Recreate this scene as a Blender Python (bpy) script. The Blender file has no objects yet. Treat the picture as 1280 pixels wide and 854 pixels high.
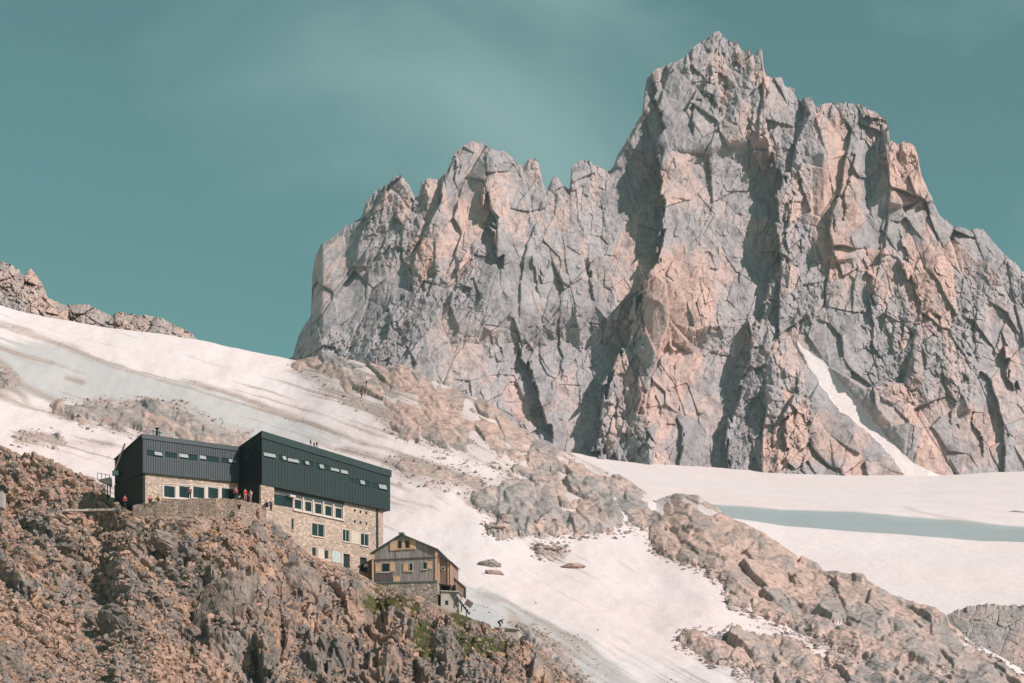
import bpy, bmesh, math, random
import numpy as np
from mathutils import Vector
random.seed(7)
S = bpy.context.scene
COL = S.collection
F = 1280*100/36.0; HOR = 1340.0
def P(px, py, Y):
    return ((px-640)/F*Y, Y, (HOR-py)/F*Y)
def tag(o, label=None, cat=None, group=None, kind=None):
    if label: o['label'] = label
    if cat: o['category'] = cat
    if group: o['group'] = group
    if kind: o['kind'] = kind
    return o
# ------------------------------------------------------------------ noise helpers
def hsh(i, j, s):
    v = np.sin(i*127.1 + j*311.7 + s*74.7)*43758.5453
    return v - np.floor(v)
def vnoise(u, v, s=0.0):
    iu = np.floor(u); iv = np.floor(v); fu = u-iu; fv = v-iv
    fu = fu*fu*(3-2*fu); fv = fv*fv*(3-2*fv)
    a = hsh(iu, iv, s); b = hsh(iu+1, iv, s); c = hsh(iu, iv+1, s); d = hsh(iu+1, iv+1, s)
    return (a*(1-fu)+b*fu)*(1-fv) + (c*(1-fu)+d*fu)*fv
def fbm(u, v, s=0.0, octs=4, g=0.5):
    t = 0.0; a = 1.0; n = 0.0
    for k in range(octs):
        t = t + a*(vnoise(u, v, s+k*3.3)-0.5); n += a; a *= g; u = u*2.03+1.7; v = v*2.03+9.1
    return t/n*2
def vor(u, v, s, jit=0.9):
    iu = np.floor(u); iv = np.floor(v)
    f1 = np.full(u.shape, 9.0); f2 = np.full(u.shape, 9.0)
    ca = np.zeros(u.shape); cb = np.zeros(u.shape); cx = np.zeros(u.shape); cy = np.zeros(u.shape)
    for di in (-1, 0, 1):
        for dj in (-1, 0, 1):
            a = iu+di; b = iv+dj
            x = a+0.5+jit*(hsh(a, b, s)-0.5); y = b+0.5+jit*(hsh(a, b, s+5.5)-0.5)
            d = np.sqrt((u-x)**2+(v-y)**2)
            m = d < f1
            f2 = np.where(m, f1, np.minimum(f2, d))
            f1 = np.where(m, d, f1)
            ca = np.where(m, a, ca); cb = np.where(m, b, cb); cx = np.where(m, x, cx); cy = np.where(m, y, cy)
    return f2-f1, ca, cb, cx, cy
def facet(u, v, s, tilt=1.0, step=1.0, crack=0.0, cw=0.08, ty=1.0):
    """fractured rock: every cell is a tilted plane with its own offset; unit amplitude"""
    e, a, b, cx, cy = vor(u, v, s)
    h = (hsh(a, b, s+11)-0.5)*step + ((hsh(a, b, s+17)-0.5)*(u-cx) + (hsh(a, b, s+23)-0.5)*(v-cy)*ty)*tilt*2
    if crack: h = h - crack*np.exp(-(e/cw)**2)
    return h, hsh(a, b, s+31)
def rot(u, v, deg):
    c = math.cos(math.radians(deg)); s = math.sin(math.radians(deg))
    return u*c+v*s, -u*s+v*c
def lin(x, pts, k=1):
    return np.interp(x, [p[0] for p in pts], [p[k] for p in pts])
def segdist(px, py, poly, closed=True):
    d = np.full(px.shape, 1e9)
    n = len(poly)
    for i in range(n if closed else n-1):
        x0, y0 = poly[i][:2]; x1, y1 = poly[(i+1) % n][:2]
        dx = x1-x0; dy = y1-y0; L = dx*dx+dy*dy+1e-9
        t = np.clip(((px-x0)*dx+(py-y0)*dy)/L, 0, 1)
        d = np.minimum(d, (px-x0-t*dx)**2+(py-y0-t*dy)**2)
    return np.sqrt(d)
def sdpoly(px, py, poly):
    """signed distance, positive inside"""
    ins = np.zeros(px.shape, bool); n = len(poly)
    for i in range(n):
        x0, y0 = poly[i]; x1, y1 = poly[(i+1) % n]
        if y0 == y1: continue
        c = ((y0 > py) != (y1 > py)) & (px < (x1-x0)*(py-y0)/(y1-y0)+x0)
        ins ^= c
    d = segdist(px, py, poly)
    return np.where(ins, d, -d)
def sstep(a, b, x):
    t = np.clip((x-a)/(b-a), 0, 1); return t*t*(3-2*t)
def blob(px, py, cx, cy, rx, ry):
    return np.clip(1.25-np.sqrt(((px-cx)/rx)**2+((py-cy)/ry)**2), 0, 0.5)*2
# ------------------------------------------------------------------ mesh from grids
def grid_obj(name, X, Y, Z, attrs, mat, mask=None, smooth=False, inv=False):
    nr, nc = X.shape
    idx = np.arange(nr*nc).reshape(nr, nc)
    q = np.stack([idx[:-1, :-1], idx[:-1, 1:], idx[1:, 1:], idx[1:, :-1]], -1).reshape(-1, 4)
    if mask is not None:
        fm = (mask[:-1, :-1]*1+mask[:-1, 1:]+mask[1:, 1:]+mask[1:, :-1]).reshape(-1) >= 2
        q = q[~fm] if inv else q[fm]
    used = np.unique(q); remap = np.zeros(nr*nc, np.int64); remap[used] = np.arange(len(used))
    q = remap[q]
    co = np.stack([X.ravel()[used], Y.ravel()[used], Z.ravel()[used]], -1).astype(np.float32)
    me = bpy.data.meshes.new(name)
    me.vertices.add(len(co)); me.vertices.foreach_set('co', co.ravel())
    me.loops.add(len(q)*4); me.loops.foreach_set('vertex_index', q.ravel().astype(np.int32))
    me.polygons.add(len(q)); me.polygons.foreach_set('loop_start', (np.arange(len(q))*4).astype(np.int32))
    me.update(calc_edges=True)
    for k, a in attrs.items():
        at = me.attributes.new(k, 'FLOAT', 'POINT'); at.data.foreach_set('value', a.ravel()[used].astype(np.float32))
    me.polygons.foreach_set('use_smooth', np.full(len(q), smooth))
    me.materials.append(mat)
    o = bpy.data.objects.new(name, me); COL.objects.link(o)
    return o
# ------------------------------------------------------------------ materials
class NT:
    def __init__(s, name):
        s.m = bpy.data.materials.new(name); s.m.use_nodes = True; s.t = s.m.node_tree; s.t.nodes.clear()
        s.out = s.n('ShaderNodeOutputMaterial'); s.b = s.n('ShaderNodeBsdfPrincipled'); s.l(s.b.outputs[0], s.out.inputs[0])
    def n(s, t, **k):
        x = s.t.nodes.new(t)
        for a, b in k.items(): setattr(x, a, b)
        return x
    def l(s, a, b): s.t.links.new(a, b)
    def inp(s, sock, v):
        if hasattr(v, 'is_linked') or isinstance(v, bpy.types.NodeSocket): s.l(v, sock)
        else: sock.default_value = v
    def pos(s): return s.n('ShaderNodeTexCoord').outputs['Object']
    def noise(s, vec, sc, det=4, rough=0.6, stretch=None, dist=0.0, rotz=None):
        if stretch:
            mp = s.n('ShaderNodeMapping'); s.l(vec, mp.inputs[0]); mp.inputs['Scale'].default_value = stretch
            if rotz: mp.inputs['Rotation'].default_value = rotz
            vec = mp.outputs[0]
        x = s.n('ShaderNodeTexNoise'); s.l(vec, x.inputs['Vector']); x.inputs['Scale'].default_value = sc
        x.inputs['Detail'].default_value = det; x.inputs['Roughness'].default_value = rough; x.inputs['Distortion'].default_value = dist
        return x.outputs['Fac']
    def ramp(s, f, stops):
        r = s.n('ShaderNodeValToRGB'); s.l(f, r.inputs[0]); e = r.color_ramp.elements
        while len(e) < len(stops): e.new(0.5)
        for k, (p, c) in enumerate(stops):
            e[k].position = p; e[k].color = (c[0], c[1], c[2], 1) if not isinstance(c, (int, float)) else (c, c, c, 1)
        return r.outputs[0]
    def mix(s, f, a, b, mode='MIX'):
        x = s.n('ShaderNodeMix', data_type='RGBA', blend_type=mode)
        s.inp(x.inputs[0], f)
        for k, v in ((6, a), (7, b)):
            if isinstance(v, bpy.types.NodeSocket): s.l(v, x.inputs[k])
            else: x.inputs[k].default_value = (v[0], v[1], v[2], 1)
        return x.outputs[2]
    def math(s, op, a, b=0.0):
        x = s.n('ShaderNodeMath', operation=op); s.inp(x.inputs[0], a); s.inp(x.inputs[1], b); return x.outputs[0]
    def attr(s, name):
        return s.n('ShaderNodeAttribute', attribute_name=name).outputs['Fac']
    def bump(s, h, strength, dist, prev=None):
        x = s.n('ShaderNodeBump'); s.l(h, x.inputs['Height']); x.inputs['Strength'].default_value = strength
        x.inputs['Distance'].default_value = dist
        if prev: s.l(prev, x.inputs['Normal'])
        return x.outputs[0]
    def fin(s, col, rough=0.9, nor=None, spec=0.2, metal=0.0):
        s.inp(s.b.inputs['Base Color'], col if isinstance(col, bpy.types.NodeSocket) else (col[0], col[1], col[2], 1))
        s.inp(s.b.inputs['Roughness'], rough)
        s.b.inputs['Specular IOR Level'].default_value = spec; s.b.inputs['Metallic'].default_value = metal
        if nor: s.l(nor, s.b.inputs['Normal'])
        return s.m
def rock_mat(name, grey, warm, unit, grass=None, bumpd=None, extra=None):
    """unit: size in metres of the smallest facets; attributes warm (0..1), tone (0..1)"""
    t = NT(name); p = t.pos()
    n1 = t.noise(p, 0.25/unit, 5, 0.65); n2 = t.noise(p, 1.2/unit, 4, 0.7)
    streak = t.noise(p, 0.5/unit, 4, 0.65, stretch=(1, 1, 0.18))
    w = t.math('ADD', t.attr('warm'), t.math('MULTIPLY', t.math('SUBTRACT', n1, 0.5), 0.9))
    c = t.mix(t.ramp(w, [(0.2, 0), (0.8, 1)]), grey, warm)
    v = t.math('ADD', t.math('MULTIPLY', t.attr('tone'), 0.42), 0.72)
    c = t.mix(1.0, c, t.ramp(v, [(0, 0), (1, 1)]), 'MULTIPLY')
    c = t.mix(1.0, c, t.ramp(streak, [(0.3, 0.55), (0.5, 1.0), (0.75, 1.0)]), 'MULTIPLY')
    c = t.mix(1.0, c, t.ramp(n2, [(0.3, 0.62), (0.55, 1.0), (0.8, 1.0)]), 'MULTIPLY')
    if extra:   # ochre lichen / iron stains
        n3 = t.noise(p, 0.12/unit, 5, 0.7)
        c = t.mix(t.ramp(n3, [(0.56, 0), (0.68, 0.75)]), c, extra)
    if grass:
        g = t.math('ADD', t.attr('grass'), t.math('MULTIPLY', t.math('SUBTRACT', n1, 0.5), 1.4))
        gc = t.mix(t.ramp(t.noise(p, 0.9, 3), [(0.4, 0), (0.6, 1)]), (0.055, 0.07, 0.025), grass)
        c = t.mix(t.ramp(g, [(0.5, 0), (0.62, 1)]), c, gc)
    b = t.bump(n2, 0.9, bumpd or unit*0.5)
    b = t.bump(streak, 0.6, (bumpd or unit*0.5)*1.5, b)
    return t.fin(c, 0.95, b, 0.15)
SKY_TINT=(0.72,1.05,0.64); CLOUD=(3.9,5.6,5.4)
# ------------------------------------------------------------------ world, sun, camera
SUN_AZ, SUN_EL = 57.0, 38.0      # degrees to the right of straight behind the camera, height
w = bpy.data.worlds.new("World"); S.world = w; w.use_nodes = True
nt = w.node_tree; nt.nodes.clear()
wo = nt.nodes.new('ShaderNodeOutputWorld'); bg = nt.nodes.new('ShaderNodeBackground'); nt.links.new(bg.outputs[0], wo.inputs[0])
sky = nt.nodes.new('ShaderNodeTexSky'); sky.sky_type = 'NISHITA'; sky.sun_disc = False
sky.sun_elevation = math.radians(SUN_EL); sky.sun_rotation = math.radians(180-SUN_AZ); sky.altitude = 2700
sky.dust_density = 0.6; sky.air_density = 1.0; sky.ozone_density = 1.0
tc = nt.nodes.new('ShaderNodeTexCoord')
def wmix(f, a, b, mode='MIX'):
    x = nt.nodes.new('ShaderNodeMix'); x.data_type = 'RGBA'; x.blend_type = mode
    for k, v in ((0, f), (6, a), (7, b)):
        if isinstance(v, bpy.types.NodeSocket): nt.links.new(v, x.inputs[k])
        elif k == 0: x.inputs[0].default_value = v
        else: x.inputs[k].default_value = (*v, 1)
    return x.outputs[2]
tint = wmix(1.0, sky.outputs[0], SKY_TINT, 'MULTIPLY')
mp = nt.nodes.new('ShaderNodeMapping'); nt.links.new(tc.outputs['Generated'], mp.inputs[0]); mp.inputs['Scale'].default_value = (3.2, 3.2, 4.5)
cn = nt.nodes.new('ShaderNodeTexNoise'); nt.links.new(mp.outputs[0], cn.inputs['Vector']); cn.inputs['Scale'].default_value = 2.1
cn.inputs['Detail'].default_value = 6; cn.inputs['Roughness'].default_value = 0.5; cn.inputs['Distortion'].default_value = 0.4
cr = nt.nodes.new('ShaderNodeValToRGB'); nt.links.new(cn.outputs['Fac'], cr.inputs[0])
cr.color_ramp.elements[0].position = 0.46; cr.color_ramp.elements[0].color = (0, 0, 0, 1)
cr.color_ramp.elements[1].position = 0.78; cr.color_ramp.elements[1].color = (0.5, 0.5, 0.5, 1)
nt.links.new(wmix(cr.outputs[0], tint, CLOUD), bg.inputs[0])
bg.inputs[1].default_value = 0.108
sl = bpy.data.lights.new('sun', 'SUN'); sl.energy = 5.0; sl.angle = math.radians(0.5); sl.color = (1.0, 0.92, 0.875)
so = bpy.data.objects.new('sun', sl); COL.objects.link(so)
a = math.radians(SUN_AZ); e = math.radians(SUN_EL)
sdir = Vector((math.sin(a)*math.cos(e), -math.cos(a)*math.cos(e), math.sin(e)))
so.rotation_euler = sdir.to_track_quat('Z', 'Y').to_euler(); so.location = (200, -200, 300)
cam = bpy.data.cameras.new('camera'); cam.lens = 100; cam.sensor_width = 36; cam.shift_y = (HOR-427)/1280
cam.clip_start = 1; cam.clip_end = 60000
co = bpy.data.objects.new('camera', cam); COL.objects.link(co); co.rotation_euler = (math.pi/2, 0, 0); S.camera = co
S.view_settings.view_transform = 'Standard'; S.view_settings.look = 'None'; S.view_settings.exposure = 0.0; S.view_settings.gamma = 1.0
# ------------------------------------------------------------------ terrain
def cols(a0, a, b, b0, step, coarse=12):
    return np.concatenate([np.arange(a0, a, coarse), np.arange(a, b, step), np.arange(b, b0+coarse, coarse)])
def blur(a, n):
    for _ in range(n):
        b = np.pad(a, 1, mode='edge'); b = (b[:-2]+2*b[1:-1]+b[2:])/4; a = (b[:, :-2]+2*b[:, 1:-1]+b[:, 2:])/4
    return a
def smooth1(x, a, sig):
    # running average of a profile sampled at x
    n = 241; o = np.linspace(-3, 3, n)*sig; w = np.exp(-0.5*(o/sig)**2); w /= w.sum()
    return sum(w[i]*np.interp(x+o[i], x, a) for i in range(0, n))
def steps(px, py, feats, mpp):
    """ledges and buttress edges: the rock left of each edge line lies back by about its shadow's width"""
    d = np.zeros(px.shape)
    for f in feats:
        ys = [q[1] for q in f]
        ex = np.interp(py, ys, [q[0] for q in f]); ww = np.interp(py, ys, [q[2] for q in f])
        span = sstep(ys[0]-0.12*(ys[-1]-ys[0])-10, ys[0]+2, py)*(1-sstep(ys[-1], ys[-1]+12, py))
        t = ex-px
        L = 3.4*ww+8
        d = d + np.where((t > 0) & (t < L), (1-t/L), 0)*ww*1.6*span*mpp
    return d
ROCK_M = rock_mat('mountain_granite', (0.43, 0.378, 0.39), (0.61, 0.405, 0.355), 6.0, bumpd=1.5)
# --- the big granite massif
SIL = [(300,470),(345,462),(366,445),(370,430),(374,418),(382,405),(388,396),(389.3,388),(389.4,372),(390,345),(394,322),(402,305),(414,297),(430,284),(452,272),(458,252),(468,240),(478,232),(486,229),(492,220),(500,219),(506,224),(512,232),(518,246),(523,246),(527,228),(538,224),(548,226),(556,216),(562,206),(568,192),(578,183),(592,177),(606,180),(616,186),(630,189),(642,199),(654,210),(660,200),(668,198),(674,205),(678,228),(683,240),(690,222),(697,220),(704,232),(712,238),(715,206),(724,200),(738,203),(750,208),(762,215),(766,210),(772,194),(783,176),(792,160),(803,142),(804.5,126),(806,112),(809,96),(822,86),(838,79),(848,78),(860,66),(874,54),(888,44),(899,39),(906,46),(914,52),(921,50),(925,60),(930,66),(936,60),(942,70),(945,66),(948,60),(952.5,61),(954,78),(956,92),(966,97),(977,96),(981,106),(993,111),(996,122),(1006,124),(1014,123),(1020,133),(1027,130),(1040,130),(1054,127),(1068,130),(1080,134),(1096,141),(1107,150),(1111,162),(1112,176),(1122,180),(1137,177),(1143,182),(1147,194),(1152,218),(1166,250),(1174,268),(1191,282),(1212,288),(1229,286),(1240,300),(1255,318),(1268,328),(1280,340),(1320,380),(1400,420),(1500,480),(1700,560)]
SHAD = [
 [(818,112,14),(824,140,24),(824,176,36),(825,210,60),(825,252,60),(824,290,56),(822,325,42),(804,350,38),(797,384,42),(790,400,48),(781,430,66),(772,455,64),(758,487,48),(752,520,46),(749,575,46)],
 [(962,202,36),(976,225,50),(975,252,50),(972,290,48),(975,320,52),(972,338,48),(962,356,34),(955,380,26),(950,398,16)],
 [(950,398,10),(943,412,18),(940,440,32),(933,464,36),(929,487,36),(922,511,34),(914,540,30),(908,580,28)],
 [(607,240,12),(614,262,20),(622,290,22),(632,322,14)],
 [(508,318,8),(514,340,20),(512,360,14)],
 [(652,432,10),(664,450,20),(668,480,28),(678,515,32),(688,545,18)],
 [(576,330,6),(574,360,12),(570,372,8)],
 [(1101,185,12),(1100,215,15),(1094,250,14),(1090,262,6)],
 [(1122,305,10),(1136,340,16),(1148,375,14),(1156,402,5)],
 [(1082,318,9),(1090,350,14),(1093,385,13),(1095,420,6)],
 [(1063,335,5),(1064,365,9),(1063,398,5)],
 [(1066,190,5),(1058,230,6),(1048,290,5)],
 [(1252,425,8),(1262,450,18),(1270,488,12)],
 [(1218,520,8),(1226,545,12),(1228,565,8)],
 [(848,525,8),(853,550,11),(856,578,12)],
 [(738,325,3),(744,345,9),(746,372,5)],
 [(668,330,5),(677,355,8),(680,372,4)],
 [(466,238,3),(468,262,8),(462,280,6)],
 [(530,222,4),(534,250,9),(530,290,7)],
 [(568,190,4),(580,200,8),(574,225,6)],
 [(806,340,4),(802,400,7),(800,450,8),(795,520,6)],
 [(884,92,4),(872,130,8),(866,160,5)],
 [(990,225,4),(985,260,6),(984,330,5)],
 [(1012,250,3),(1010,290,5),(1022,320,6)],
 [(1000,470,4),(985,510,8),(980,560,8)],
 [(1110,410,6),(1120,430,10),(1124,455,5)],
 [(1172,455,5),(1185,490,8),(1196,530,6)],
 [(700,400,4),(705,440,8),(702,470,5)],
]
px1 = cols(120, 340, 1300, 1650, 0.95, 10)
v = np.linspace(0, 1, 620)
PX, V = np.meshgrid(px1, v)
PX = PX.copy()
sil = lin(px1, SIL)
sil = sil + 1.8*facet(px1/11.0, px1*0+3.3, 3)[0] + 0.9*facet(px1/4.5, px1*0+1.3, 4)[0]
BASE = 640.0
ssm = smooth1(px1, sil, 11)
PY = BASE + (ssm[None, :]-BASE)*V + (sil-ssm)[None, :]*np.clip((V-.72)/.28, 0, 1)**1.3
# angular warp so that edges run along broken lines
wpx = PX + 9*facet(PX/26, PY/40, 41)[0] + 4*facet(PX/9, PY/14, 42)[0]
wpy = PY + 9*facet(PX/26, PY/40, 43)[0]
# the wall leans back as it rises; ridge top rolls over
Y0 = 2520 + (BASE-PY)*0.62
Y0 = Y0 + 60*sstep(560, 400, PX)*sstep(0, 1, V)            # left flank turns away
Y0 = Y0 + 130*np.clip((405-PX)/40, 0, 1)**1.5
Y0 = Y0 + np.clip((PX-1160)/120, 0, 2)*40
Y0 = Y0 + 10*sstep(0.97, 1.0, V)**2
# broad ribs
SH = 0.34*(1-sstep(480, 760, PX))-0.16*sstep(980, 1200, PX)
D = 16*fbm(PX/95, PY/260, 1, 3)
for (sx, sy, ang, st, ti, amp, sd) in ((54, 110, 8, 0.9, 1.9, 12, 51), (27, 50, -18, 0.9, 1.8, 6.2, 52), (11, 26, 16, 1.0, 1.4, 2.7, 53), (6.0, 9, -24, 1.1, 1.2, 1.3, 54), (2.8, 4.6, 24, 1, 1, 0.7, 55)):
    ww = (0.8 if sd > 52 else 3.5)
    u, vv = rot(PX+SH*(PY-350)+ww*fbm(PX/30, PY/30, sd, 2), PY+ww*fbm(PX/30, PY/30, sd+.5, 2), ang)
    h, idr = facet(u/sx, vv/sy, sd, ti, st, crack=0.15, cw=0.035, ty=0.8 if sd < 53 else 1.0)
    if sd == 51: id1 = idr; smoothv = sstep(0.35, 0.65, vnoise(PX/70, PY/90, 77))
    if sd == 52: id2 = idr
    if sd == 53: id3 = idr
    if sd >= 53: h = h*(0.35+1.7*smoothv)
    if sd >= 54: h = h*(1.0+0.8*sstep(1180, 1230, PX))
    D = D + amp*h
# pink buttress and triangular buttress stand proud
tri = np.clip(1-np.abs(PX-(960+(PY-400)*0.08))/(14+(PY-400)*0.52), 0, 1)*sstep(396, 420, PY)
D = D + 30*tri
but = np.clip(1-np.abs(PX-850)/62, 0, 1)*sstep(322, 332, PY)*(1-sstep(600, 640, PY)*0.3)
D = D + 24*np.minimum(but*2.2, 1)
pil = np.clip(1-np.abs(PX-1050)/34, 0, 1)*sstep(186, 192, PY)*(1-sstep(318, 330, PY))
D = D + 12*np.minimum(pil*2.5, 1)
pil = np.clip(1-np.abs(PX-1130)/36, 0, 1)*(1-sstep(248, 262, PY))
D = D + 14*np.minimum(pil*2.5, 1)
RC_ = steps(wpx, wpy, SHAD, 1/1.33)
D = D*(1-.65*np.clip(RC_/14, 0, 1)) - RC_
# couloir
COUL = [(996,424),(1005,438),(1029,452),(1052,482),(1078,508),(1102,540),(1127,568),(1150,583),(1182,597),(1180,660),(1125,660),(1130,592),(1112,567),(1086,542),(1050,513),(1028,484),(1012,460),(998,438)]
sdc = sdpoly(PX+3*fbm(PX/10, PY/10, 9, 3), PY+3*fbm(PX/10, PY/10, 19, 3), COUL)
D = np.where(sdc > 0, np.minimum(D, -6)*0.10-2+1.2*fbm(PX/20, PY/20, 5, 2), D*(1-.8*np.clip(1+sdc/14, 0, 1))-3*np.clip(1+sdc/12, 0, 1))
D = 0.6*D+0.4*blur(D, 1)
YY = Y0 - D
X, Y, Z = P(PX, PY, YY)
warm = 0.36-0.16*(1-sstep(700, 800, PX))+0.42*(id1-0.5)+0.5*(id2-0.5)+0.3*(id3-0.5)
WB = [(845,375,45,50,.5),(830,450,60,110,.25),(1050,255,28,62,.55),(1130,215,36,42,.5),(1100,345,20,40,.3),(1170,360,26,60,.4),(1150,350,22,40,.35),(1015,545,50,38,.4),(526,325,16,30,.55),(585,300,60,60,.15),(665,215,14,20,.4),(1225,545,30,40,.3),(900,90,26,40,.15),(860,340,60,30,.2),(1075,160,40,25,.25),(1140,430,20,80,.25),(960,560,40,30,.2),(1010,360,60,70,.18),(560,420,60,60,.12)]
for (cx, cy, a1, b1, s1) in WB: warm = warm + s1*blob(PX, PY, cx, cy, a1, b1)
warm = warm - 0.25*sstep(1190, 1240, PX)*(1-blob(PX, PY, 1225, 545, 30, 40)) - 0.15*smoothv
tone = 0.45*id2+0.35*id3+0.2*id1
# back of the massif
nb = 14
k = np.arange(1, nb+1)[:, None]
Xb = X[-1][None, :] + 0*k; Yb = Y[-1][None, :]+14*k**1.45+6*fbm(Xb/40, k*1.0, 3, 3); Zb = Z[-1][None, :]-12*k**1.5+8*fbm(Xb/30, k*1.3, 4, 3)
def stack(a, b): return np.concatenate([a, b], 0)
def ext(a): return np.concatenate([a, np.repeat(a[-1:], nb, 0)], 0)
msk = np.concatenate([sdc > 0, np.zeros((nb, len(px1)), bool)], 0)
SNOW_FAR = None
def snow_mat(name, base=(0.76, 0.66, 0.66), ice=(0.535, 0.50, 0.50), dirt=(0.40, 0.31, 0.275), unit=1.0):
    t = NT(name); p = t.pos()
    n1 = t.noise(p, 0.10/unit, 6, 0.62, stretch=(1, 0.35, 1)); n2 = t.noise(p, 0.9/unit, 5, 0.7)
    n0 = t.noise(p, 0.016/unit, 5, 0.6)
    c = t.mix(t.ramp(n0, [(0.35, 0), (0.65, 1)]), base, (base[0]*1.03, base[1]*0.965, base[2]*0.95))
    ic = t.math('ADD', t.attr('ice'), t.math('MULTIPLY', t.math('SUBTRACT', n1, 0.5), 0.7))
    c = t.mix(t.ramp(ic, [(0.25, 0), (0.75, 1)]), c, ice)
    dd = t.math('ADD', t.attr('dirt'), t.math('MULTIPLY', t.math('SUBTRACT', n2, 0.5), 0.9))
    c = t.mix(t.ramp(dd, [(0.3, 0), (0.95, 1)]), c, dirt)
    c = t.mix(t.ramp(n2, [(0.35, 0.2), (0.52, 0)]), c, dirt)
    b = t.bump(n1, 0.5, 0.9*unit); b = t.bump(n2, 0.5, 0.22*unit, b)
    return t.fin(c, 0.75, b, 0.25)
SNOW_M = snow_mat('snow_near'); SNOW_F = snow_mat('snow_far', unit=3.0)
at = {'warm': ext(warm), 'tone': ext(tone), 'ice': np.zeros_like(ext(warm)), 'dirt': ext(np.where(sdc < 3, 0.35, 0.05))}
aX, aY, aZ = stack(X, Xb), stack(Y, Yb), stack(Z, Zb)
tag(grid_obj('mountain', aX, aY, aZ, at, ROCK_M, msk, inv=True), kind='structure')
tag(grid_obj('snow_gully', aX, aY, aZ, at, SNOW_F, msk, smooth=True), kind='structure')
# --- far glacier basin
px2 = cols(-500, 560, 1300, 1900, 2.0, 20)
TOPB = [(560,545),(700,562),(760,571),(850,579),(961,586),(1060,590),(1149,592),(1200,590),(1280,588),(1900,560)]
BT = [(560,600),(700,612),(816,621),(882,627),(961,632),(1101,640),(1224,651),(1280,656),(1900,690)]
BB = [(560,604),(700,614),(816,623),(850,629),(910,646),(980,656),(1101,664),(1200,669),(1280,672),(1900,700)]
rows = [([(0,1010)], 700), ([(0,860)], 950), (BB, 1480), (BT, 1640), (TOPB, 2620), ([(0,520)], 3100)]
def loft(pxa, rows, ns, sig=0, crest=None, fr=0.08):
    """rows of (py profile, distance profile); the crest row keeps its fine outline, the slope below it is smooth"""
    pys, ys = [], []
    for (pl, Yv) in rows:
        pys.append(lin(pxa, pl)); ys.append(lin(pxa, Yv) if isinstance(Yv, list) else np.full(len(pxa), float(Yv)))
    A, B, T = [], [], []
    det = np.zeros(len(pxa))
    if crest is not None:
        sm = smooth1(pxa, pys[crest], sig); det = pys[crest]-sm; pys[crest] = sm
    if sig: ys = [smooth1(pxa, q, sig) for q in ys]
    for i, n in enumerate(ns):
        for t in np.arange(n)/n:
            wd = 0.0
            if crest is not None:
                wd = max(0.0, 1-(1-t)/fr)**1.5 if i == crest-1 else (1-t if i == crest else 0.0)
            A.append(pys[i]*(1-t)+pys[i+1]*t+det*wd); B.append(ys[i]*(1-t)+ys[i+1]*t); T.append(i+t)
    A.append(pys[-1]); B.append(ys[-1]); T.append(len(rows)-1.0)
    T = np.repeat(np.array(T)[:, None], len(pxa), 1)
    return np.array(A), np.array(B), T
PY2, Y2, T2 = loft(px2, rows, [20, 110, 34, 90, 10], 25)
PX2 = np.repeat(px2[None, :], PY2.shape[0], 0)
X, Y, Z = P(PX2, PY2, Y2)
Z = Z + 3.0*fbm(X/120, Y/120, 61, 4)*(1-sstep(3.8, 4, T2)*0.5) 
# blue shadow band on the snow, put into the colour, along a slight trough
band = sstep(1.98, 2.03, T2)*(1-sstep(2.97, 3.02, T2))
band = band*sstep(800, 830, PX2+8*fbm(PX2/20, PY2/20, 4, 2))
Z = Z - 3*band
ice = band*(1.25+.35*fbm(X/60, Y/18, 66, 4))  # the ice attribute carries the painted shadow band here
ice = ice + 0.22*sstep(0.1, 0.5, fbm(X/200, Y/60, 62, 4))
dirt = np.clip(segdist(PX2, PY2, [(1130,636),(1170,645),(1225,652),(1280,662)], False)*-0.4+1.2, 0, 1)*0.5
dirt = dirt + 0.25*sstep(0.25, 0.6, fbm(X/60, Y/300, 63, 4))
GLACIER_M = snow_mat('glacier_snow_shade', ice=(0.33, 0.365, 0.37), unit=3.0)  # this blue-grey is the band's painted shade
tag(grid_obj('glacier', X, Y, Z, {'ice': ice, 'dirt': dirt}, GLACIER_M, smooth=True), kind='structure')
# --- near slope: snowfield with rock ridge and outcrops
def off(pts, ox, oy, s): return [(ox+x/s, oy+y/s) for x, y in pts]
RA = [(70,502),(116,500),(147,504),(197,502),(218,507),(246,518),(274,532),(309,542),(320,556),(295,566),(246,562),(190,548),(147,535),(105,525),(70,511)]
RB = off([(20,80),(30,20),(300,20),(640,140),(800,250),(960,330),(1100,420),(1200,500),(1190,545),(1170,590),(1050,600),(950,610),(850,600),(750,600),(700,570),(640,540),(588,488),(640,462),(720,450),(800,462),(740,430),(690,400),(600,370),(500,350),(430,310),(330,260),(280,220),(200,185),(150,165),(100,120)], 360, 430, 2.5875)
RC = off([(330,395),(400,388),(470,405),(560,408),(630,455),(560,462),(450,450),(370,440)], 360, 430, 2.5875)
RD = off([(275,235),(300,170),(420,150),(600,270),(700,310),(860,380),(1000,440),(1130,540),(1300,640),(1600,760),(1600,900),(700,900),(640,700),(560,665),(520,655),(600,622),(450,610),(420,590),(360,550),(430,535),(530,530),(640,540),(690,555),(730,590),(860,600),(780,570),(700,520),(600,490),(500,450),(480,400),(430,360),(350,330),(290,310)], 680, 540, 2.133)
SNP = [off(q, 680, 540, 2.133) for q in ([(1118,545),(1170,562),(1230,590),(1330,650),(1330,690),(1230,630),(1150,585)], [(1015,632),(1060,628),(1112,650),(1060,662)], [(715,622),(800,616),(815,632),(740,638)], [(520,500),(600,508),(700,538),(780,582),(870,602),(740,606),(690,565),(640,546),(520,536)])]
RE = off([(640,590),(665,587),(735,607),(720,614),(650,610)], 360, 430, 2.5875)
RF = off([(800,645),(850,652),(895,656),(880,665),(810,660)], 360, 430, 2.5875)
RG = [(640,780),(665,790),(690,812),(720,838),(740,870),(690,870),(660,810)]
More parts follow.
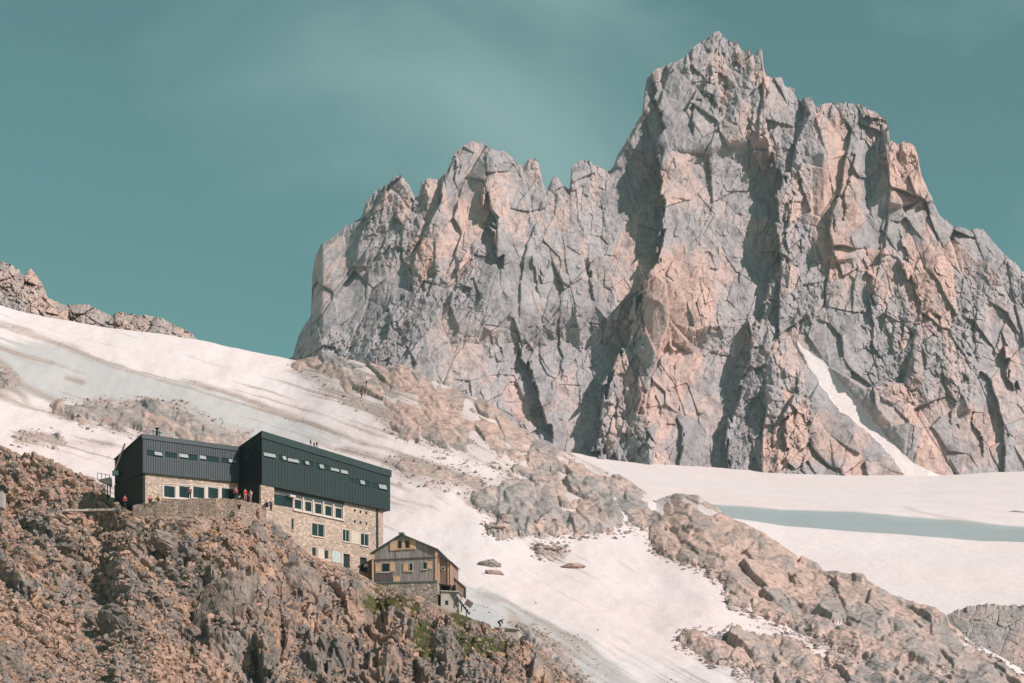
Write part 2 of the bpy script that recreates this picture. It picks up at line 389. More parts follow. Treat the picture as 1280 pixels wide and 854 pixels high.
RH = [(-40,478),(8,466),(18,470),(10,482),(-40,494)]
RI = off([(80,690),(200,690),(210,712),(120,720),(60,712)], 0, 300, 2.8475)
RIDGE = [(-400,330),(0,383),(60,398),(130,410),(243,425),(300,437),(370,451),(400,447),(430,450),(470,461),(500,458),(530,472),(566,488),(590,498),(610,503),(640,531),(664,545),(690,562),(712,568),(740,582),(765,592),(785,604),(812,622),(820,628),(836,622),(850,620),(873,622),(895,636),(915,652),(935,660),(962,674),(990,694),(1022,713),(1055,722),(1083,727),(1110,745),(1140,755),(1172,770),(1196,785),(1215,802),(1243,816),(1290,842),(1400,890),(1700,1000)]
RIDGEY = [(-400,900),(370,860),(560,800),(820,720),(1280,600),(1700,520)]
r1 = [(-400,880),(700,880),(1290,905),(1400,940),(1700,1050)]
px3 = cols(-400, -10, 1292, 1700, 1.1, 10)
PY3, Y3, T3 = loft(px3, [([(0,1120)], 400), (r1, 470), (RIDGE, RIDGEY), ([(-400,560),(370,640),(820,800),(1280,980),(1700,1200)], [(-400,1150),(370,1080),(1280,760),(1700,700)])], [24, 430, 16], 26, 2, 0.16)
PX3 = np.repeat(px3[None, :], PY3.shape[0], 0)
XB, YB, ZB = P(PX3, PY3, Y3)
infr = 1-sstep(1.985, 2.0, T3)
# rounded snow surface, fades to nothing at the skyline
hs = 1.6*fbm(XB/60, YB/90, 71, 4)+0.5*fbm(XB/9, YB/22, 72, 3)
# rock surface
qx = PX3+6*fbm(PX3/34, PY3/26, 81, 4)+4*facet(PX3/13, PY3/9, 82)[0]
qy = PY3+4*fbm(PX3/34, PY3/26, 83, 4)+3*facet(PX3/13, PY3/9, 84)[0]
sd = np.full(PX3.shape, -99.0)
for poly in (RA, RB, RC, RD, RE, RF, RG, RH, RI): sd = np.maximum(sd, sdpoly(qx, qy, poly))
for poly in SNP: sd = np.minimum(sd, -sdpoly(qx, qy, poly)*1.5)
bulge = np.clip(np.where(sd < 0, sd*0.26, sd*0.10), -4.0, 0.9)
bulge = bulge+0.7*fbm(PX3/22, PY3/13, 85, 4)*sstep(-9, 4, sd)
gx, gv = PX3, PY3*1.25
h1, i1 = facet(*[q/s for q, s in zip(rot(gx, gv, 30), (52, 26))], 91, 1.6, 0.7, 0.25, 0.04)
h2, i2 = facet(*[q/s for q, s in zip(rot(gx, gv, 42), (22, 12))], 92, 1.6, 0.8, 0.35, 0.05)
h3, i3 = facet(*[q/s for q, s in zip(rot(gx, gv, -10), (9.5, 6.5))], 93, 1.1, 1.1, 0.4, 0.08)
h4, i4 = facet(gx/4.2, gv/2.6, 94, 1.1, 1.1)
h5, i5 = facet(gx/2.4, gv/2.2, 95, 1.0, 1.0)
rough = sstep(0.3, 0.7, vnoise(PX3/45, PY3/28, 96))
HR = bulge + 0.9*h1+0.4*h2+(0.05+0.22*rough)*h3+(0.02+0.14*rough)*h4+0.05*h5
# the darker crag on the ridge (590-700 px) gets steeper facets
cr = blob(PX3, PY3, 690, 635, 110, 42)
HR = HR + cr*(0.9*facet(PX3/30, PY3/22, 97, 1.2, 1.2, .4, .06)[0]+0.7)
isrock = (HR > hs) & (sd > -12)
HR = blur(HR, 2)
H = np.where(isrock, HR, hs)
H = H*np.where(T3 > 1.99, 0.75, 1)
nrm = np.array([0.05, -0.34, 0.94])
X = XB+nrm[0]*H; Y = YB+nrm[1]*H; Z = ZB+nrm[2]*H
N3X, N3Y, N3Z = X, Y, Z
def lines(ls):
    d = np.zeros(PX3.shape)
    for (pl, wd, am) in ls:
        pxx = PX3+6*fbm(PX3/60, PY3/60, 101, 3); pyy = PY3+5*fbm(PX3/50, PY3/25, 102, 3)
        d = np.maximum(d, am*np.exp(-(segdist(pxx, pyy, pl, False)/wd)**2))
    return d
flow = rot(PX3, PY3, 17)
fl2 = rot(PX3, PY3, 30)
streak = fbm(flow[0]/150, flow[1]/4.0, 103, 4)
streak2 = fbm(fl2[0]/110, fl2[1]/4.5, 107, 4)
sw_ = sstep(500, 600, PX3); streak = streak*(1-sw_)+streak2*sw_
dirt = lines([([(-20,398),(60,425),(130,452),(250,482),(360,520),(480,563),(600,608)], 5, .62), ([(0,452),(30,480),(70,500)], 6, .7), ([(0,470),(40,505),(90,520)], 5, .6),
              ([(20,540),(80,548),(140,556)], 9, .45), ([(84,470),(105,476)], 4, .7), ([(-20,430),(60,455)], 6, .35), ([(430,560),(520,590),(600,604)], 7, .5),
              ([(640,770),(660,800),(700,830)], 12, .5), ([(0,494),(60,512),(150,530)], 5, .35), ([(600,735),(640,755),(700,790),(720,800)], 5, .35)])
dirt = dirt + (0.42+.1*(1-sstep(450, 600, PX3)))*sstep(0.05, 0.55, streak)+0.10*sstep(-.2, .5, fbm(PX3/40, PY3/20, 104, 4))
dirt = dirt + 0.45*sstep(-14, -1, sd)
icep = [(-60,425),(60,432),(160,462),(260,492),(360,528),(420,548),(330,560),(230,520),(160,505),(80,498),(-60,470)]
ice = 1.3*sstep(-16, 12, sdpoly(PX3+12*streak, PY3+8*streak, icep))
icep2 = [(440,700),(620,735),(680,770),(740,800),(800,860),(760,900),(440,900)]
ice = ice + 0.75*sstep(-14, 12, sdpoly(PX3+14*streak, PY3+14*streak, icep2))
ice = ice + 0.45*streak
st3 = fbm(rot(PX3, PY3, 19)[0]/60, rot(PX3, PY3, 19)[1]/2.2, 109, 3)*(1-sw_)+fbm(rot(PX3, PY3, 33)[0]/50, rot(PX3, PY3, 33)[1]/2.4, 110, 3)*sw_
dirt = dirt + 0.18*sstep(.05, .6, st3)+0.30*sstep(-.1, .5, fbm(PX3/120, PY3/45, 114, 4))
whit = 0
for (cx, cy, a1, b1) in ((250,455,120,26),(570,680,80,40),(760,660,90,30),(850,760,130,50),(60,520,80,24)): whit = whit+blob(PX3, PY3, cx, cy, a1, b1)
dirt = dirt - 0.30*whit; ice = ice-0.3*whit
warm = 0.50+0.5*(i1-.5)+0.35*(i2-.5)+0.3*(i3-.5)+0.25*sstep(1000, 1150, PX3)*0+0.25*blob(PX3, PY3, 950, 700, 160, 60)-0.2*cr
warm = warm+0.3*blob(PX3, PY3, 600, 500, 140, 50)
tone = 0.3*i1+0.35*i2+0.35*i3
RIDGE_M = rock_mat('ridge_rock', (0.43, 0.37, 0.355), (0.60, 0.412, 0.355), 1.4, bumpd=0.4)
at = {'warm': warm, 'tone': tone, 'ice': ice, 'dirt': dirt}
tag(grid_obj('rock_ridge', X, Y, Z, at, RIDGE_M, isrock), kind='structure')
tag(grid_obj('snowfield', X, Y, Z, at, SNOW_M, isrock, smooth=True, inv=True), kind='structure')
# --- separate rock ridges: top left skyline and bottom right
def ridge(name, crest, Yc, drop, x0, x1, sc, amp, seed, wm, step=1.1, lean=0.5, back=60):
    pxa = np.arange(x0, x1, step)
    cr_ = lin(pxa, crest)+1.5*sc*facet(pxa/(8*sc), pxa*0, seed)[0]+1.0*sc*facet(pxa/(3.3*sc), pxa*0, seed+1)[0]
    nr = int(drop/1.0)
    t = np.linspace(0, 1, nr)[:, None]
    csm = smooth1(pxa, cr_, 8)
    PYr = (csm[None, :]+drop)*(1-t)+csm[None, :]*t+(cr_-csm)[None, :]*np.clip(1-(1-t)/.08, 0, 1)
    PXr = np.repeat(pxa[None, :], nr, 0)
    Yr = Yc+(cr_[None, :]*0)+t*drop*lean + 8*sstep(.85, 1, t)
    Dd = 0; ids = []
    for k, (sx, sy, an, am) in enumerate(((34, 26, 25, 1.0), (15, 12, -15, .5), (7, 6, 30, .28), (3.4, 3, 0, .14))):
        u, vv = rot(PXr, PYr, an); h, i_ = facet(u/sx/sc, vv/sy/sc, seed+5+k, 1.1, 1.1, .3, .07); Dd = Dd+amp*am*h; ids.append(i_)
    X, Y, Z = P(PXr, PYr, Yr-Dd)
    k = np.arange(1, 9)[:, None]
    X = stack(X, X[-1:]+0*k); Y = stack(Y, Y[-1:]+back*0.06*k**1.7); Z = stack(Z, Z[-1:]-back*0.04*k**1.9)
    e8 = lambda q: np.concatenate([q, np.repeat(q[-1:], 8, 0)], 0)
    at = {'warm': e8(wm+0.5*(ids[0]-.5)+.4*(ids[1]-.5)), 'tone': e8(.5*ids[1]+.5*ids[2])}
    return tag(grid_obj(name, X, Y, Z, at, RIDGE_M), kind='structure')
ridge('rock_crest', [(-400,250),(-60,320),(0,327),(12,330),(22,336),(30,345),(38,335),(44,342),(56,360),(59,372),(70,378),(90,382),(110,380),(130,390),(140,395),(150,390),(165,393),(172,395),(182,394),(200,398),(215,404),(236,415),(246,424),(262,434)], 905, 70, -400, 262, 1.0, 4.5, 201, 0.45)
ridge('rock_spur', [(1150,790),(1181,770),(1192,764),(1210,758),(1240,755),(1262,757),(1280,757),(1330,750),(1700,700)], 860, 110, 1150, 1700, 1.2, 3.5, 221, 0.35, lean=1.2)
# --- foreground hill
CREST = [(-500,470),(-60,548),(0,560),(14,566),(30,569),(60,575),(84,584),(100,590),(118,598),(132,608),(140,622),(150,633),(165,640),(180,643),(200,642),(262,638),(300,640),(318,642),(332,646),(340,650),(350,658),(365,674),(385,692),(400,698),(440,712),(462,724),(470,731),(510,738),(545,755),(562,764),(576,768),(592,773),(606,780),(618,788),(634,794),(650,800),(680,820),(700,840),(722,856),(800,912),(1000,1010),(1500,1250)]
CRY = [(-500,440),(0,425),(130,414),(150,394),(180,391),(330,394),(345,399),(470,409),(480,408),(550,404.5),(592,405),(650,404),(720,400),(1500,380)]
rB = [(-500,900),(600,900),(720,930),(800,975),(1000,1080),(1500,1300)]
px4 = cols(-500, -12, 800, 1500, 0.95, 8)
PY4, Y4, T4 = loft(px4, [([(0,1360)], 120), (rB, [(-500,330),(700,338),(1500,330)]), (CREST, CRY)], [40, 330], 7, 2, 0.3)
PX4 = np.repeat(px4[None, :], PY4.shape[0], 0)
XB, YB, ZB = P(PX4, PY4, Y4)
# relief: stone rubble, ledges dipping to the right, slabs lower middle
qx = PX4+7*fbm(PX4/28, PY4/28, 111, 3); qy = PY4+7*fbm(PX4/28, PY4/28, 112, 3)
near_crest = lin(px4, CREST)[None, :]
cd = PY4-near_crest                                    # px below the crest line
built = sstep(140, 160, PX4)*(1-sstep(585, 600, PX4))
calm = 1-0.97*built*(1-sstep(0, 16, cd)) 
ou_ = rot(qx, qy, 36)
outc = sstep(.57, .68, vnoise(ou_[0]/62, ou_[1]/26, 171))*sstep(14, 30, cd)
slab = np.clip(blob(PX4, PY4, 440, 800, 190, 90)+blob(PX4, PY4, 300, 780, 70, 70)+blob(PX4, PY4, 600, 840, 90, 50), 0, 1)
g1, j1 = facet(*[q/s for q, s in zip(rot(qx, qy, 40), (90, 34))], 121, 1.0, 1.0, 0.25, 0.05)
g2, j2 = facet(*[q/s for q, s in zip(rot(qx, qy, 38), (42, 13))], 122, 1.1, 1.1, 0.3, 0.06)
g3, j3 = facet(*[q/s for q, s in zip(rot(PX4, PY4*1.6, 36), (17, 9))], 123, 1.2, 1.2, 0.4, 0.08)
g4, j4 = facet(*[q/s for q, s in zip(rot(PX4, PY4*1.8, 24), (7, 5))], 124, 1.2, 1.2, 0.3, 0.1)
g5, j5 = facet(PX4/3.2, PY4/1.8, 125, 1.1, 1.1)
gs, js = facet(*[q/s for q, s in zip(rot(qx, PY4, 14), (17, 70))], 126, 1.3, 1.2, 0.3, 0.05)
gs2, js2 = facet(*[q/s for q, s in zip(rot(qx, PY4, 8), (7, 34))], 127, 1.2, 1.2, 0.3, 0.06)
def saw(w, sharp=0.12):
    f = w-np.floor(w); return np.where(f < 1-sharp, f/(1-sharp), (1-f)/sharp)-0.5
wq = rot(PX4, PY4, 36); wl = rot(qx, qy, 33)
led = saw(-wl[1]/44+1.1*j1+0.5*fbm(PX4/70, PY4/70, 131, 3))
led2 = saw(-wq[1]/15+1.5*j2+0.5*fbm(PX4/25, PY4/25, 132, 3))
led3 = saw(-rot(PX4, PY4, 28)[1]/6.5+2.0*j3)
lm = sstep(.25, .7, vnoise(PX4/70, PY4/50, 133))
H = 1.2*g1+0.7*g2+0.26*g3+0.14*g4+0.07*g5+(1.5*led*(.4+.6*slab)+.55*led2*(.5+.5*lm)+.2*led3)+outc*(0.9+0.8*led)+slab*(0.55*gs+0.25*gs2)
Hs = 0.30*g3+0.22*g4+0.10*g5
FG = [[(262,716,4),(262,735,16),(256,765,18),(260,790,18),(262,806,5)],
      [(318,795,5),(322,812,20),(326,835,22),(330,870,14)],
      [(208,676,4),(209,690,14),(207,708,6)],
      [(168,648,3),(172,662,8),(176,675,4)],
      [(545,800,3),(546,815,8),(541,830,4)],
      [(136,738,4),(140,752,9),(138,765,5)],
      [(18,716,3),(20,735,8),(18,760,6)],
      [(432,770,4),(440,785,8),(446,800,6)],
      [(470,752,4),(478,768,10),(486,790,8)],
      [(372,700,4),(378,718,9),(384,735,6)],
      [(350,760,4),(356,790,9),(352,820,6)]]
H = H - steps(qx*0.4+PX4*0.6, PY4, FG, 1/9.0)*0.9
grass = np.full(PX4.shape, 0.0)
for (cx, cy, a1, b1, s1) in ((492,756,40,12,.85),(534,798,18,22,.8),(574,773,18,8,.95),(575,800,30,12,.65),(600,812,40,10,.5),(400,722,60,6,.35),(540,825,50,10,.35),(180,664,60,26,.28),(230,714,50,12,.35),(10,630,20,8,.5),(512,772,40,8,.3),(470,735,30,8,.5),(395,735,22,8,.25),(620,815,60,12,.35),(70,580,80,8,.28)):
    grass = grass+s1*blob(PX4, PY4, cx, cy, a1, b1)
gl_ = np.clip(grass*2-.5, 0, 1)
H = H*(1-.5*gl_)
smo = blob(PX4, PY4, 90, 850, 190, 120)
H = H*(1-.55*smo)
H = H*calm+Hs*(1-calm)*sstep(1, 12, cd)
H = blur(H, 1)
nrm = np.array([0.0, -0.62, 0.78])
fade = sstep(0.0, 0.15, T4)
H = H*fade
X = XB+nrm[0]*H; Y = YB+nrm[1]*H; Z = ZB+nrm[2]*H
near = 1-sstep(0.9, 1.0, T4)
warm = 0.50+0.5*(j2-.5)+0.5*(j3-.5)+0.3*(j1-.5)-0.05*slab-0.2*outc
for (cx, cy, a1, b1, s1) in ((30,625,50,18,.5),(40,780,60,30,.4),(240,830,60,25,.4),(260,640,80,20,.3),(38,705,20,20,.4),(450,700,80,14,.2),(470,800,14,60,.25)): warm = warm+s1*blob(PX4, PY4, cx, cy, a1, b1)
tone = .3*j2+.35*j3+.35*j4-0.5*slab*sstep(.3, .6, vnoise(PX4/30, PY4/60, 151))
HILL_M = rock_mat('hill_rock', (0.30, 0.25, 0.23), (0.53, 0.338, 0.262), 0.45, grass=(0.13, 0.10, 0.04), bumpd=0.13, extra=(0.42, 0.225, 0.115))
zc = Z[-1]
# behind the crest: terrace under the buildings, then down to the glacier
bx, by, bz = [], [], []
bw = np.interp(px4, [-500, 130, 150, 600, 640, 1500], [5, 5, 22, 18, 3, 3])
for kk, (dy, dz) in enumerate(((0.02, 0), (0.25, 0.0), (0.6, -.02), (1.0, -.05), (1.3, -5), (2.2, -18), (3.4, -32))):
    bx.append(X[-1]*(1+0*dy)); by.append(Y[-1]+bw*min(dy, 1.0)+max(0, dy-1)*22); bz.append(zc+dz*(1 if kk > 3 else 1))
bX, bY, bZ = np.array(bx), np.array(by), np.array(bz)
nb = 7
def ext7(q): return np.concatenate([q, np.repeat(q[-1:], 7, 0)], 0)
at = {'warm': ext7(warm), 'tone': ext7(tone), 'grass': ext7(grass)}
hill = tag(grid_obj('hillside', stack(X, bX), stack(Y, bY), stack(Z, bZ), at, HILL_M), kind='structure')
HX, HY, HZ = X, Y, Z
# valley ground out to the horizon
bm = bmesh.new(); R_ = 30000
vs = [bm.verts.new(c) for c in ((-R_, -R_, -6), (R_, -R_, -6), (R_, R_, -6), (-R_, R_, -6))]; bm.faces.new(vs)
me = bpy.data.meshes.new('ground'); bm.to_mesh(me); bm.free()
t = NT('valley_ground'); me.materials.append(t.fin(t.ramp(t.noise(t.pos(), 0.05, 6, .7), [(.35, (.16, .14, .12)), (.65, (.30, .25, .21))]), .95))
o = bpy.data.objects.new('ground', me); COL.objects.link(o); tag(o, kind='structure')

# the air between the camera and the mountains
bm = bmesh.new(); bmesh.ops.create_cube(bm, size=1.0)
for vtx in bm.verts: vtx.co = Vector((vtx.co.x*7000, 1400+vtx.co.y*4000, 565+vtx.co.z*1150))
me = bpy.data.meshes.new('haze'); bm.to_mesh(me); bm.free()
hm = bpy.data.materials.new('haze_air'); hm.use_nodes = True; hm.node_tree.nodes.clear()
ho = hm.node_tree.nodes.new('ShaderNodeOutputMaterial'); hv = hm.node_tree.nodes.new('ShaderNodeVolumePrincipled')
hv.inputs['Color'].default_value = (0.74, 0.93, 0.95, 1); hv.inputs['Density'].default_value = 0.00004; hv.inputs['Anisotropy'].default_value = 0.0
hm.node_tree.links.new(hv.outputs[0], ho.inputs['Volume']); me.materials.append(hm)
o = bpy.data.objects.new('haze', me); COL.objects.link(o); tag(o, kind='stuff')
# ------------------------------------------------------------------ buildings
def mesh_obj(name, bm, mat, parent=None, smooth=False):
    me = bpy.data.meshes.new(name); bmesh.ops.recalc_face_normals(bm, faces=bm.faces); bm.to_mesh(me); bm.free()
    for m in (mat if isinstance(mat, (list, tuple)) else [mat]): me.materials.append(m)
    if smooth:
        for p_ in me.polygons: p_.use_smooth = True
    o = bpy.data.objects.new(name, me); COL.objects.link(o)
    if parent is not None: o.parent = parent
    return o
def empty(name, loc, label, cat, group=None):
    o = bpy.data.objects.new(name, None); COL.objects.link(o); o.empty_display_size = 0.3
    tag(o, label, cat, group)
    o.location = loc
    return o
def part(name, bm, mat, parent, smooth=False):
    """a part built in world coordinates under a thing whose Empty stands at its base"""
    off_ = Vector((0, 0, 0)); p_ = parent
    while p_ is not None: off_ += p_.location; p_ = p_.parent
    for v_ in bm.verts: v_.co -= off_
    return mesh_obj(name, bm, mat, parent, smooth)
def flat_mat(name, c, rough=0.6, var=0.25, sc=3.0, spec=0.3, metal=0.0, bump=0.0, stretch=None):
    t = NT(name); n = t.noise(t.pos(), sc, 4, .65, stretch=stretch)
    col = t.mix(1.0, c, t.ramp(n, [(.3, 1-var), (.7, 1.0)]), 'MULTIPLY')
    return t.fin(col, rough, t.bump(n, .4, bump) if bump else None, spec, metal)
def masonry(name, c1, c2, mortar, size=0.34, h=0.2):
    t = NT(name)
    tc = t.n('ShaderNodeTexCoord').outputs['Object']; 
    nw = t.n('ShaderNodeTexNoise'); t.l(tc, nw.inputs['Vector']); nw.inputs['Scale'].default_value = 2.2
    wv = t.mix(0.035, tc, nw.outputs['Color'], 'ADD')
    m = t.n('ShaderNodeMapping'); t.l(wv, m.inputs[0]); m.inputs['Scale'].default_value = (1/size, 1/size, 1/h)
    v = t.n('ShaderNodeTexVoronoi'); t.l(m.outputs[0], v.inputs['Vector']); v.inputs['Scale'].default_value = 1.0
    ve = t.n('ShaderNodeTexVoronoi', feature='DISTANCE_TO_EDGE'); t.l(m.outputs[0], ve.inputs['Vector']); ve.inputs['Scale'].default_value = 1.0
    sep = t.n('ShaderNodeSeparateColor'); t.l(v.outputs['Color'], sep.inputs[0])
    c = t.mix(sep.outputs[0], c1, c2)
    c = t.mix(1.0, c, t.ramp(sep.outputs[1], [(0, .62), (1, 1.0)]), 'MULTIPLY')
    big = t.noise(tc, .35, 4, .6)
    c = t.mix(1.0, c, t.ramp(big, [(.3, .8), (.7, 1.05)]), 'MULTIPLY')
    c = t.mix(t.ramp(ve.outputs['Distance'], [(.02, 1), (.09, 0)]), c, mortar)
    b = t.bump(t.ramp(ve.outputs['Distance'], [(0, 0), (.15, 1)]), .7, .05)
    return t.fin(c, .92, b, .15)
M_STONE = masonry('hut_masonry', (0.84, 0.62, 0.50), (0.60, 0.44, 0.36), (0.36, 0.29, 0.25), 0.5, 0.26)
M_RUBBLE = masonry('rubble_masonry', (0.70, 0.57, 0.49), (0.44, 0.36, 0.31), (0.18, 0.15, 0.13), .6, .4)
M_TERR = masonry('terrace_masonry', (0.70, 0.50, 0.40), (0.45, 0.32, 0.26), (0.16, 0.125, 0.11), .42, .2)
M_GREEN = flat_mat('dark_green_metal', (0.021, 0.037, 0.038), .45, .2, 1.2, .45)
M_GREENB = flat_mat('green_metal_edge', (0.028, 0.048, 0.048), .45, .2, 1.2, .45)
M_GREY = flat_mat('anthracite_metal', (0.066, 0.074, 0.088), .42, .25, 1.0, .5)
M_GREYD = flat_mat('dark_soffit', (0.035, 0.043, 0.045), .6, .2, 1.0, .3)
M_SHADE = flat_mat('shade_darkened_wall', (0.010, 0.018, 0.018), .6, .2, 1.0, .3)  # shaded side and recess faces: shade put into the base colour
M_WHITE = flat_mat('pale_window_frame', (0.66, 0.57, 0.52), .6, .12)
M_RENDER = flat_mat('pale_render', (0.66, 0.54, 0.47), .85, .2, 2.0)
M_BLUEP = flat_mat('pale_blue_board', (0.50, 0.56, 0.54), .6, .2, 2.0)
M_GLASS = flat_mat('dark_window_glass', (0.012, 0.022, 0.024), .08, .2, 1.0, .6)
M_GLASST = flat_mat('teal_window_glass', (0.018, 0.036, 0.04), .12, .3, 2.0, .6)
M_GLASSL = flat_mat('open_pane_sky_tone', (0.36, 0.38, 0.38), .15, .2, 1.0, .6)
M_DOOR = flat_mat('dark_door', (0.02, 0.028, 0.028), .5, .2)
M_GALV = flat_mat('galvanised_steel', (0.42, 0.46, 0.46), .4, .2, 4, .5, .6)
M_WOODG = flat_mat('weathered_planks', (0.50, 0.42, 0.40), .85, .55, 3.2, .15, 0, .02, (1, 1, .07))
M_WOODD = flat_mat('dark_planks', (0.17, 0.14, 0.145), .85, .5, 3.2, .15, 0, .02, (1, 1, .07))
M_WOODR = flat_mat('reddish_planks', (0.42, 0.27, 0.22), .85, .5, 3.2, .15, 0, .02, (1, 1, .07))
M_WOODY = flat_mat('ochre_wood', (0.84, 0.53, 0.34), .7, .25, 3, .2, 0, 0, (1, 1, .2))
M_ROOFM = flat_mat('weathered_roof_metal', (0.17, 0.20, 0.20), .55, .3, 2, .4)
M_CONC = flat_mat('pale_concrete', (0.50, 0.44, 0.40), .9, .25, 1.2, .2, 0, .02)
class Wall:
    """a vertical wall plane through two ground points; s runs along it, d points out of it"""
    def __init__(s, p0, p1):
        s.p0 = Vector((p0[0], p0[1], 0)); s.d = Vector((p1[0]-p0[0], p1[1]-p0[1], 0)); s.L = s.d.length; s.d.normalize()
        s.n = Vector((s.d.y, -s.d.x, 0))
    def hit(s, px, py):
        k = (px-640)/F; den = s.d.x-k*s.d.y
        t = (k*s.p0.y-s.p0.x)/den; Y = s.p0.y+t*s.d.y
        return t, (HOR-py)/F*Y
    def pt(s, a, z, d=0.0):
        q = s.p0+s.d*a+s.n*d; return Vector((q.x, q.y, z))
    def rect(s, x0, x1, y0, y1):
        a0 = s.hit(x0, y0)[0]; a1 = s.hit(x1, y0)[0]; xm = (x0+x1)/2
        return a0, a1, s.hit(xm, y1)[1], s.hit(xm, y0)[1]
def hexa(bm, c):
    v_ = [bm.verts.new(q) for q in c]
    for f in ((0, 1, 2, 3), (7, 6, 5, 4), (0, 4, 5, 1), (1, 5, 6, 2), (2, 6, 7, 3), (3, 7, 4, 0)): bm.faces.new([v_[i] for i in f])
def wbox(bm, W, a0, a1, z0, z1, d0, d1, dz0=0.0, dz1=0.0):
    """box on a wall; z may rise along s by dz0 (bottom) and dz1 (top)"""
    hexa(bm, [W.pt(a0, z0, d1), W.pt(a1, z0+dz0, d1), W.pt(a1, z1+dz1, d1), W.pt(a0, z1, d1), W.pt(a0, z0, d0), W.pt(a1, z0+dz0, d0), W.pt(a1, z1+dz1, d0), W.pt(a0, z1, d0)])
def tube(bm, a, b, r, n=6):
    a = Vector(a); b = Vector(b); ax = (b-a).normalized(); u = ax.orthogonal().normalized(); w_ = ax.cross(u)
    A = [bm.verts.new(a+(u*math.cos(k*2*math.pi/n)+w_*math.sin(k*2*math.pi/n))*r) for k in range(n)]
    B = [bm.verts.new(b+(u*math.cos(k*2*math.pi/n)+w_*math.sin(k*2*math.pi/n))*r) for k in range(n)]
    for k in range(n): bm.faces.new((A[k], A[(k+1) % n], B[(k+1) % n], B[k]))
    bm.faces.new(A[::-1]); bm.faces.new(B)
def holed(bm, W, a0, a1, zb, zt, holes, thick=0.35):
    """wall skin with real openings and reveals; zb / zt are functions of s"""
    ss = sorted(set([a0, a1]+[h[0] for h in holes]+[h[1] for h in holes]))
    ss = [q for q in ss if a0 <= q <= a1]
    zs = sorted(set([h[2] for h in holes]+[h[3] for h in holes]))
    def zz(a): return [zb(a)]+zs+[zt(a)]
    g = [[bm.verts.new(W.pt(a, z, 0)) for z in zz(a)] for a in ss]
    for i in range(len(ss)-1):
        for j in range(len(zs)+1):
            am = (ss[i]+ss[i+1])/2
            if 0 < j < len(zs)+0:
                zm = (zs[j-1]+zs[j])/2
                if any(h[0] < am < h[1] and h[2] < zm < h[3] for h in holes): continue
            bm.faces.new((g[i][j], g[i+1][j], g[i+1][j+1], g[i][j+1]))
    for h in holes:
        o_ = [W.pt(h[0], h[2], 0), W.pt(h[1], h[2], 0), W.pt(h[1], h[3], 0), W.pt(h[0], h[3], 0)]
        i_ = [W.pt(h[0], h[2], -thick), W.pt(h[1], h[2], -thick), W.pt(h[1], h[3], -thick), W.pt(h[0], h[3], -thick)]
        ov = [bm.verts.new(q) for q in o_]; iv = [bm.verts.new(q) for q in i_]
        for k in range(4): bm.faces.new((ov[k], ov[(k+1) % 4], iv[(k+1) % 4], iv[k]))
def window(W, parent, h, name='window', kind='glass', frame=M_WHITE, fw=0.09, sill=True, inset=-0.16, split=0, label=None, mats=None):
    """frame as the window, its panes (and sill) as its pieces"""
    bm = bmesh.new(); a0, a1, z0, z1 = h
    wbox(bm, W, a0, a0+fw, z0, z1, inset, inset+.1); wbox(bm, W, a1-fw, a1, z0, z1, inset, inset+.1)
    wbox(bm, W, a0+fw, a1-fw, z1-fw, z1, inset, inset+.1); wbox(bm, W, a0+fw, a1-fw, z0, z0+fw, inset, inset+.1)
    if split: wbox(bm, W, (a0+a1)/2-.04, (a0+a1)/2+.04, z0+fw, z1-fw, inset, inset+.09)
    f = part(name, bm, frame, parent)
    mats = mats or [M_GLASS]
    n = len(mats)
    for i, m_ in enumerate(mats):
        bm = bmesh.new(); s0 = a0+(a1-a0)*i/n; s1 = a0+(a1-a0)*(i+1)/n
        if m_ is M_GLASSL:    # a top-hung sash tipped outwards, sky reflection put into its pale colour
            zc = z0+(z1-z0)*0.3
            hexa(bm, [W.pt(s0+.03, zc, .10), W.pt(s1-.03, zc, .10), W.pt(s1-.03, z1-fw, inset+.06), W.pt(s0+.03, z1-fw, inset+.06), W.pt(s0+.03, zc, .07), W.pt(s1-.03, zc, .07), W.pt(s1-.03, z1-fw, inset+.03), W.pt(s0+.03, z1-fw, inset+.03)])
            part('sash', bm, m_, f); bm = bmesh.new(); m2 = M_GLASS
            wbox(bm, W, s0+.01, s1-.01, z0+fw, z1-fw, inset-.02, inset+.01); part('pane', bm, m2, f)
        else:
            wbox(bm, W, s0+.005, s1-.005, z0+fw, z1-fw, inset+.02, inset+.05); part('pane', bm, m_, f)
    if sill:
        bm = bmesh.new(); wbox(bm, W, a0-.1, a1+.1, z0-.12, z0-.003, -.1, .14); part('sill', bm, frame, f)
    return f
def XYof(px, Y): return ((px-640)/F*Y, Y)
# ======== the big refuge hut
hut = empty('mountain_hut', P(240, 636, 402), 'large stone mountain hut with two dark metal clad upper blocks on the ridge', 'mountain hut')
# main block front wall runs back to the right
Wm = Wall(XYof(327.5, 400), XYof(487.8, 416))
zt0 = Wm.hit(327, 540)[1]; zt1 = Wm.hit(488.5, 589.5)[1]
zb0 = Wm.hit(328, 604.5)[1]; zb1 = Wm.hit(487.8, 637.5)[1]
Lm = Wm.L
ztop = lambda a: zt0+(zt1-zt0)*a/Lm
zbot = lambda a: zb0+(zb1-zb0)*a/Lm
strip = [(329.7,344.7,566,573.4,[M_GLASSL]),(348.4,358,569,577,[M_GLASS,M_GLASSL]),(359.8,373.8,573,580,[M_GLASSL]),(376.6,391.6,576,583,[M_GLASS,M_GLASSL,M_GLASST]),(393.8,410.7,580,588,[M_GLASST,M_GLASSL,M_GLASST]),(413.5,424,584.7,591,[M_GLASSL]),(426,435,587,594.5,[M_GLASSL]),
         (435.6,442,597.4,603.4,[M_GLASST]),(444.6,462,600,608,[M_GLASST,M_GLASSL,M_GLASST]),(464,483.4,604.5,613,[M_GLASST,M_GLASSL])]
holes = []; meta = []
zone = []
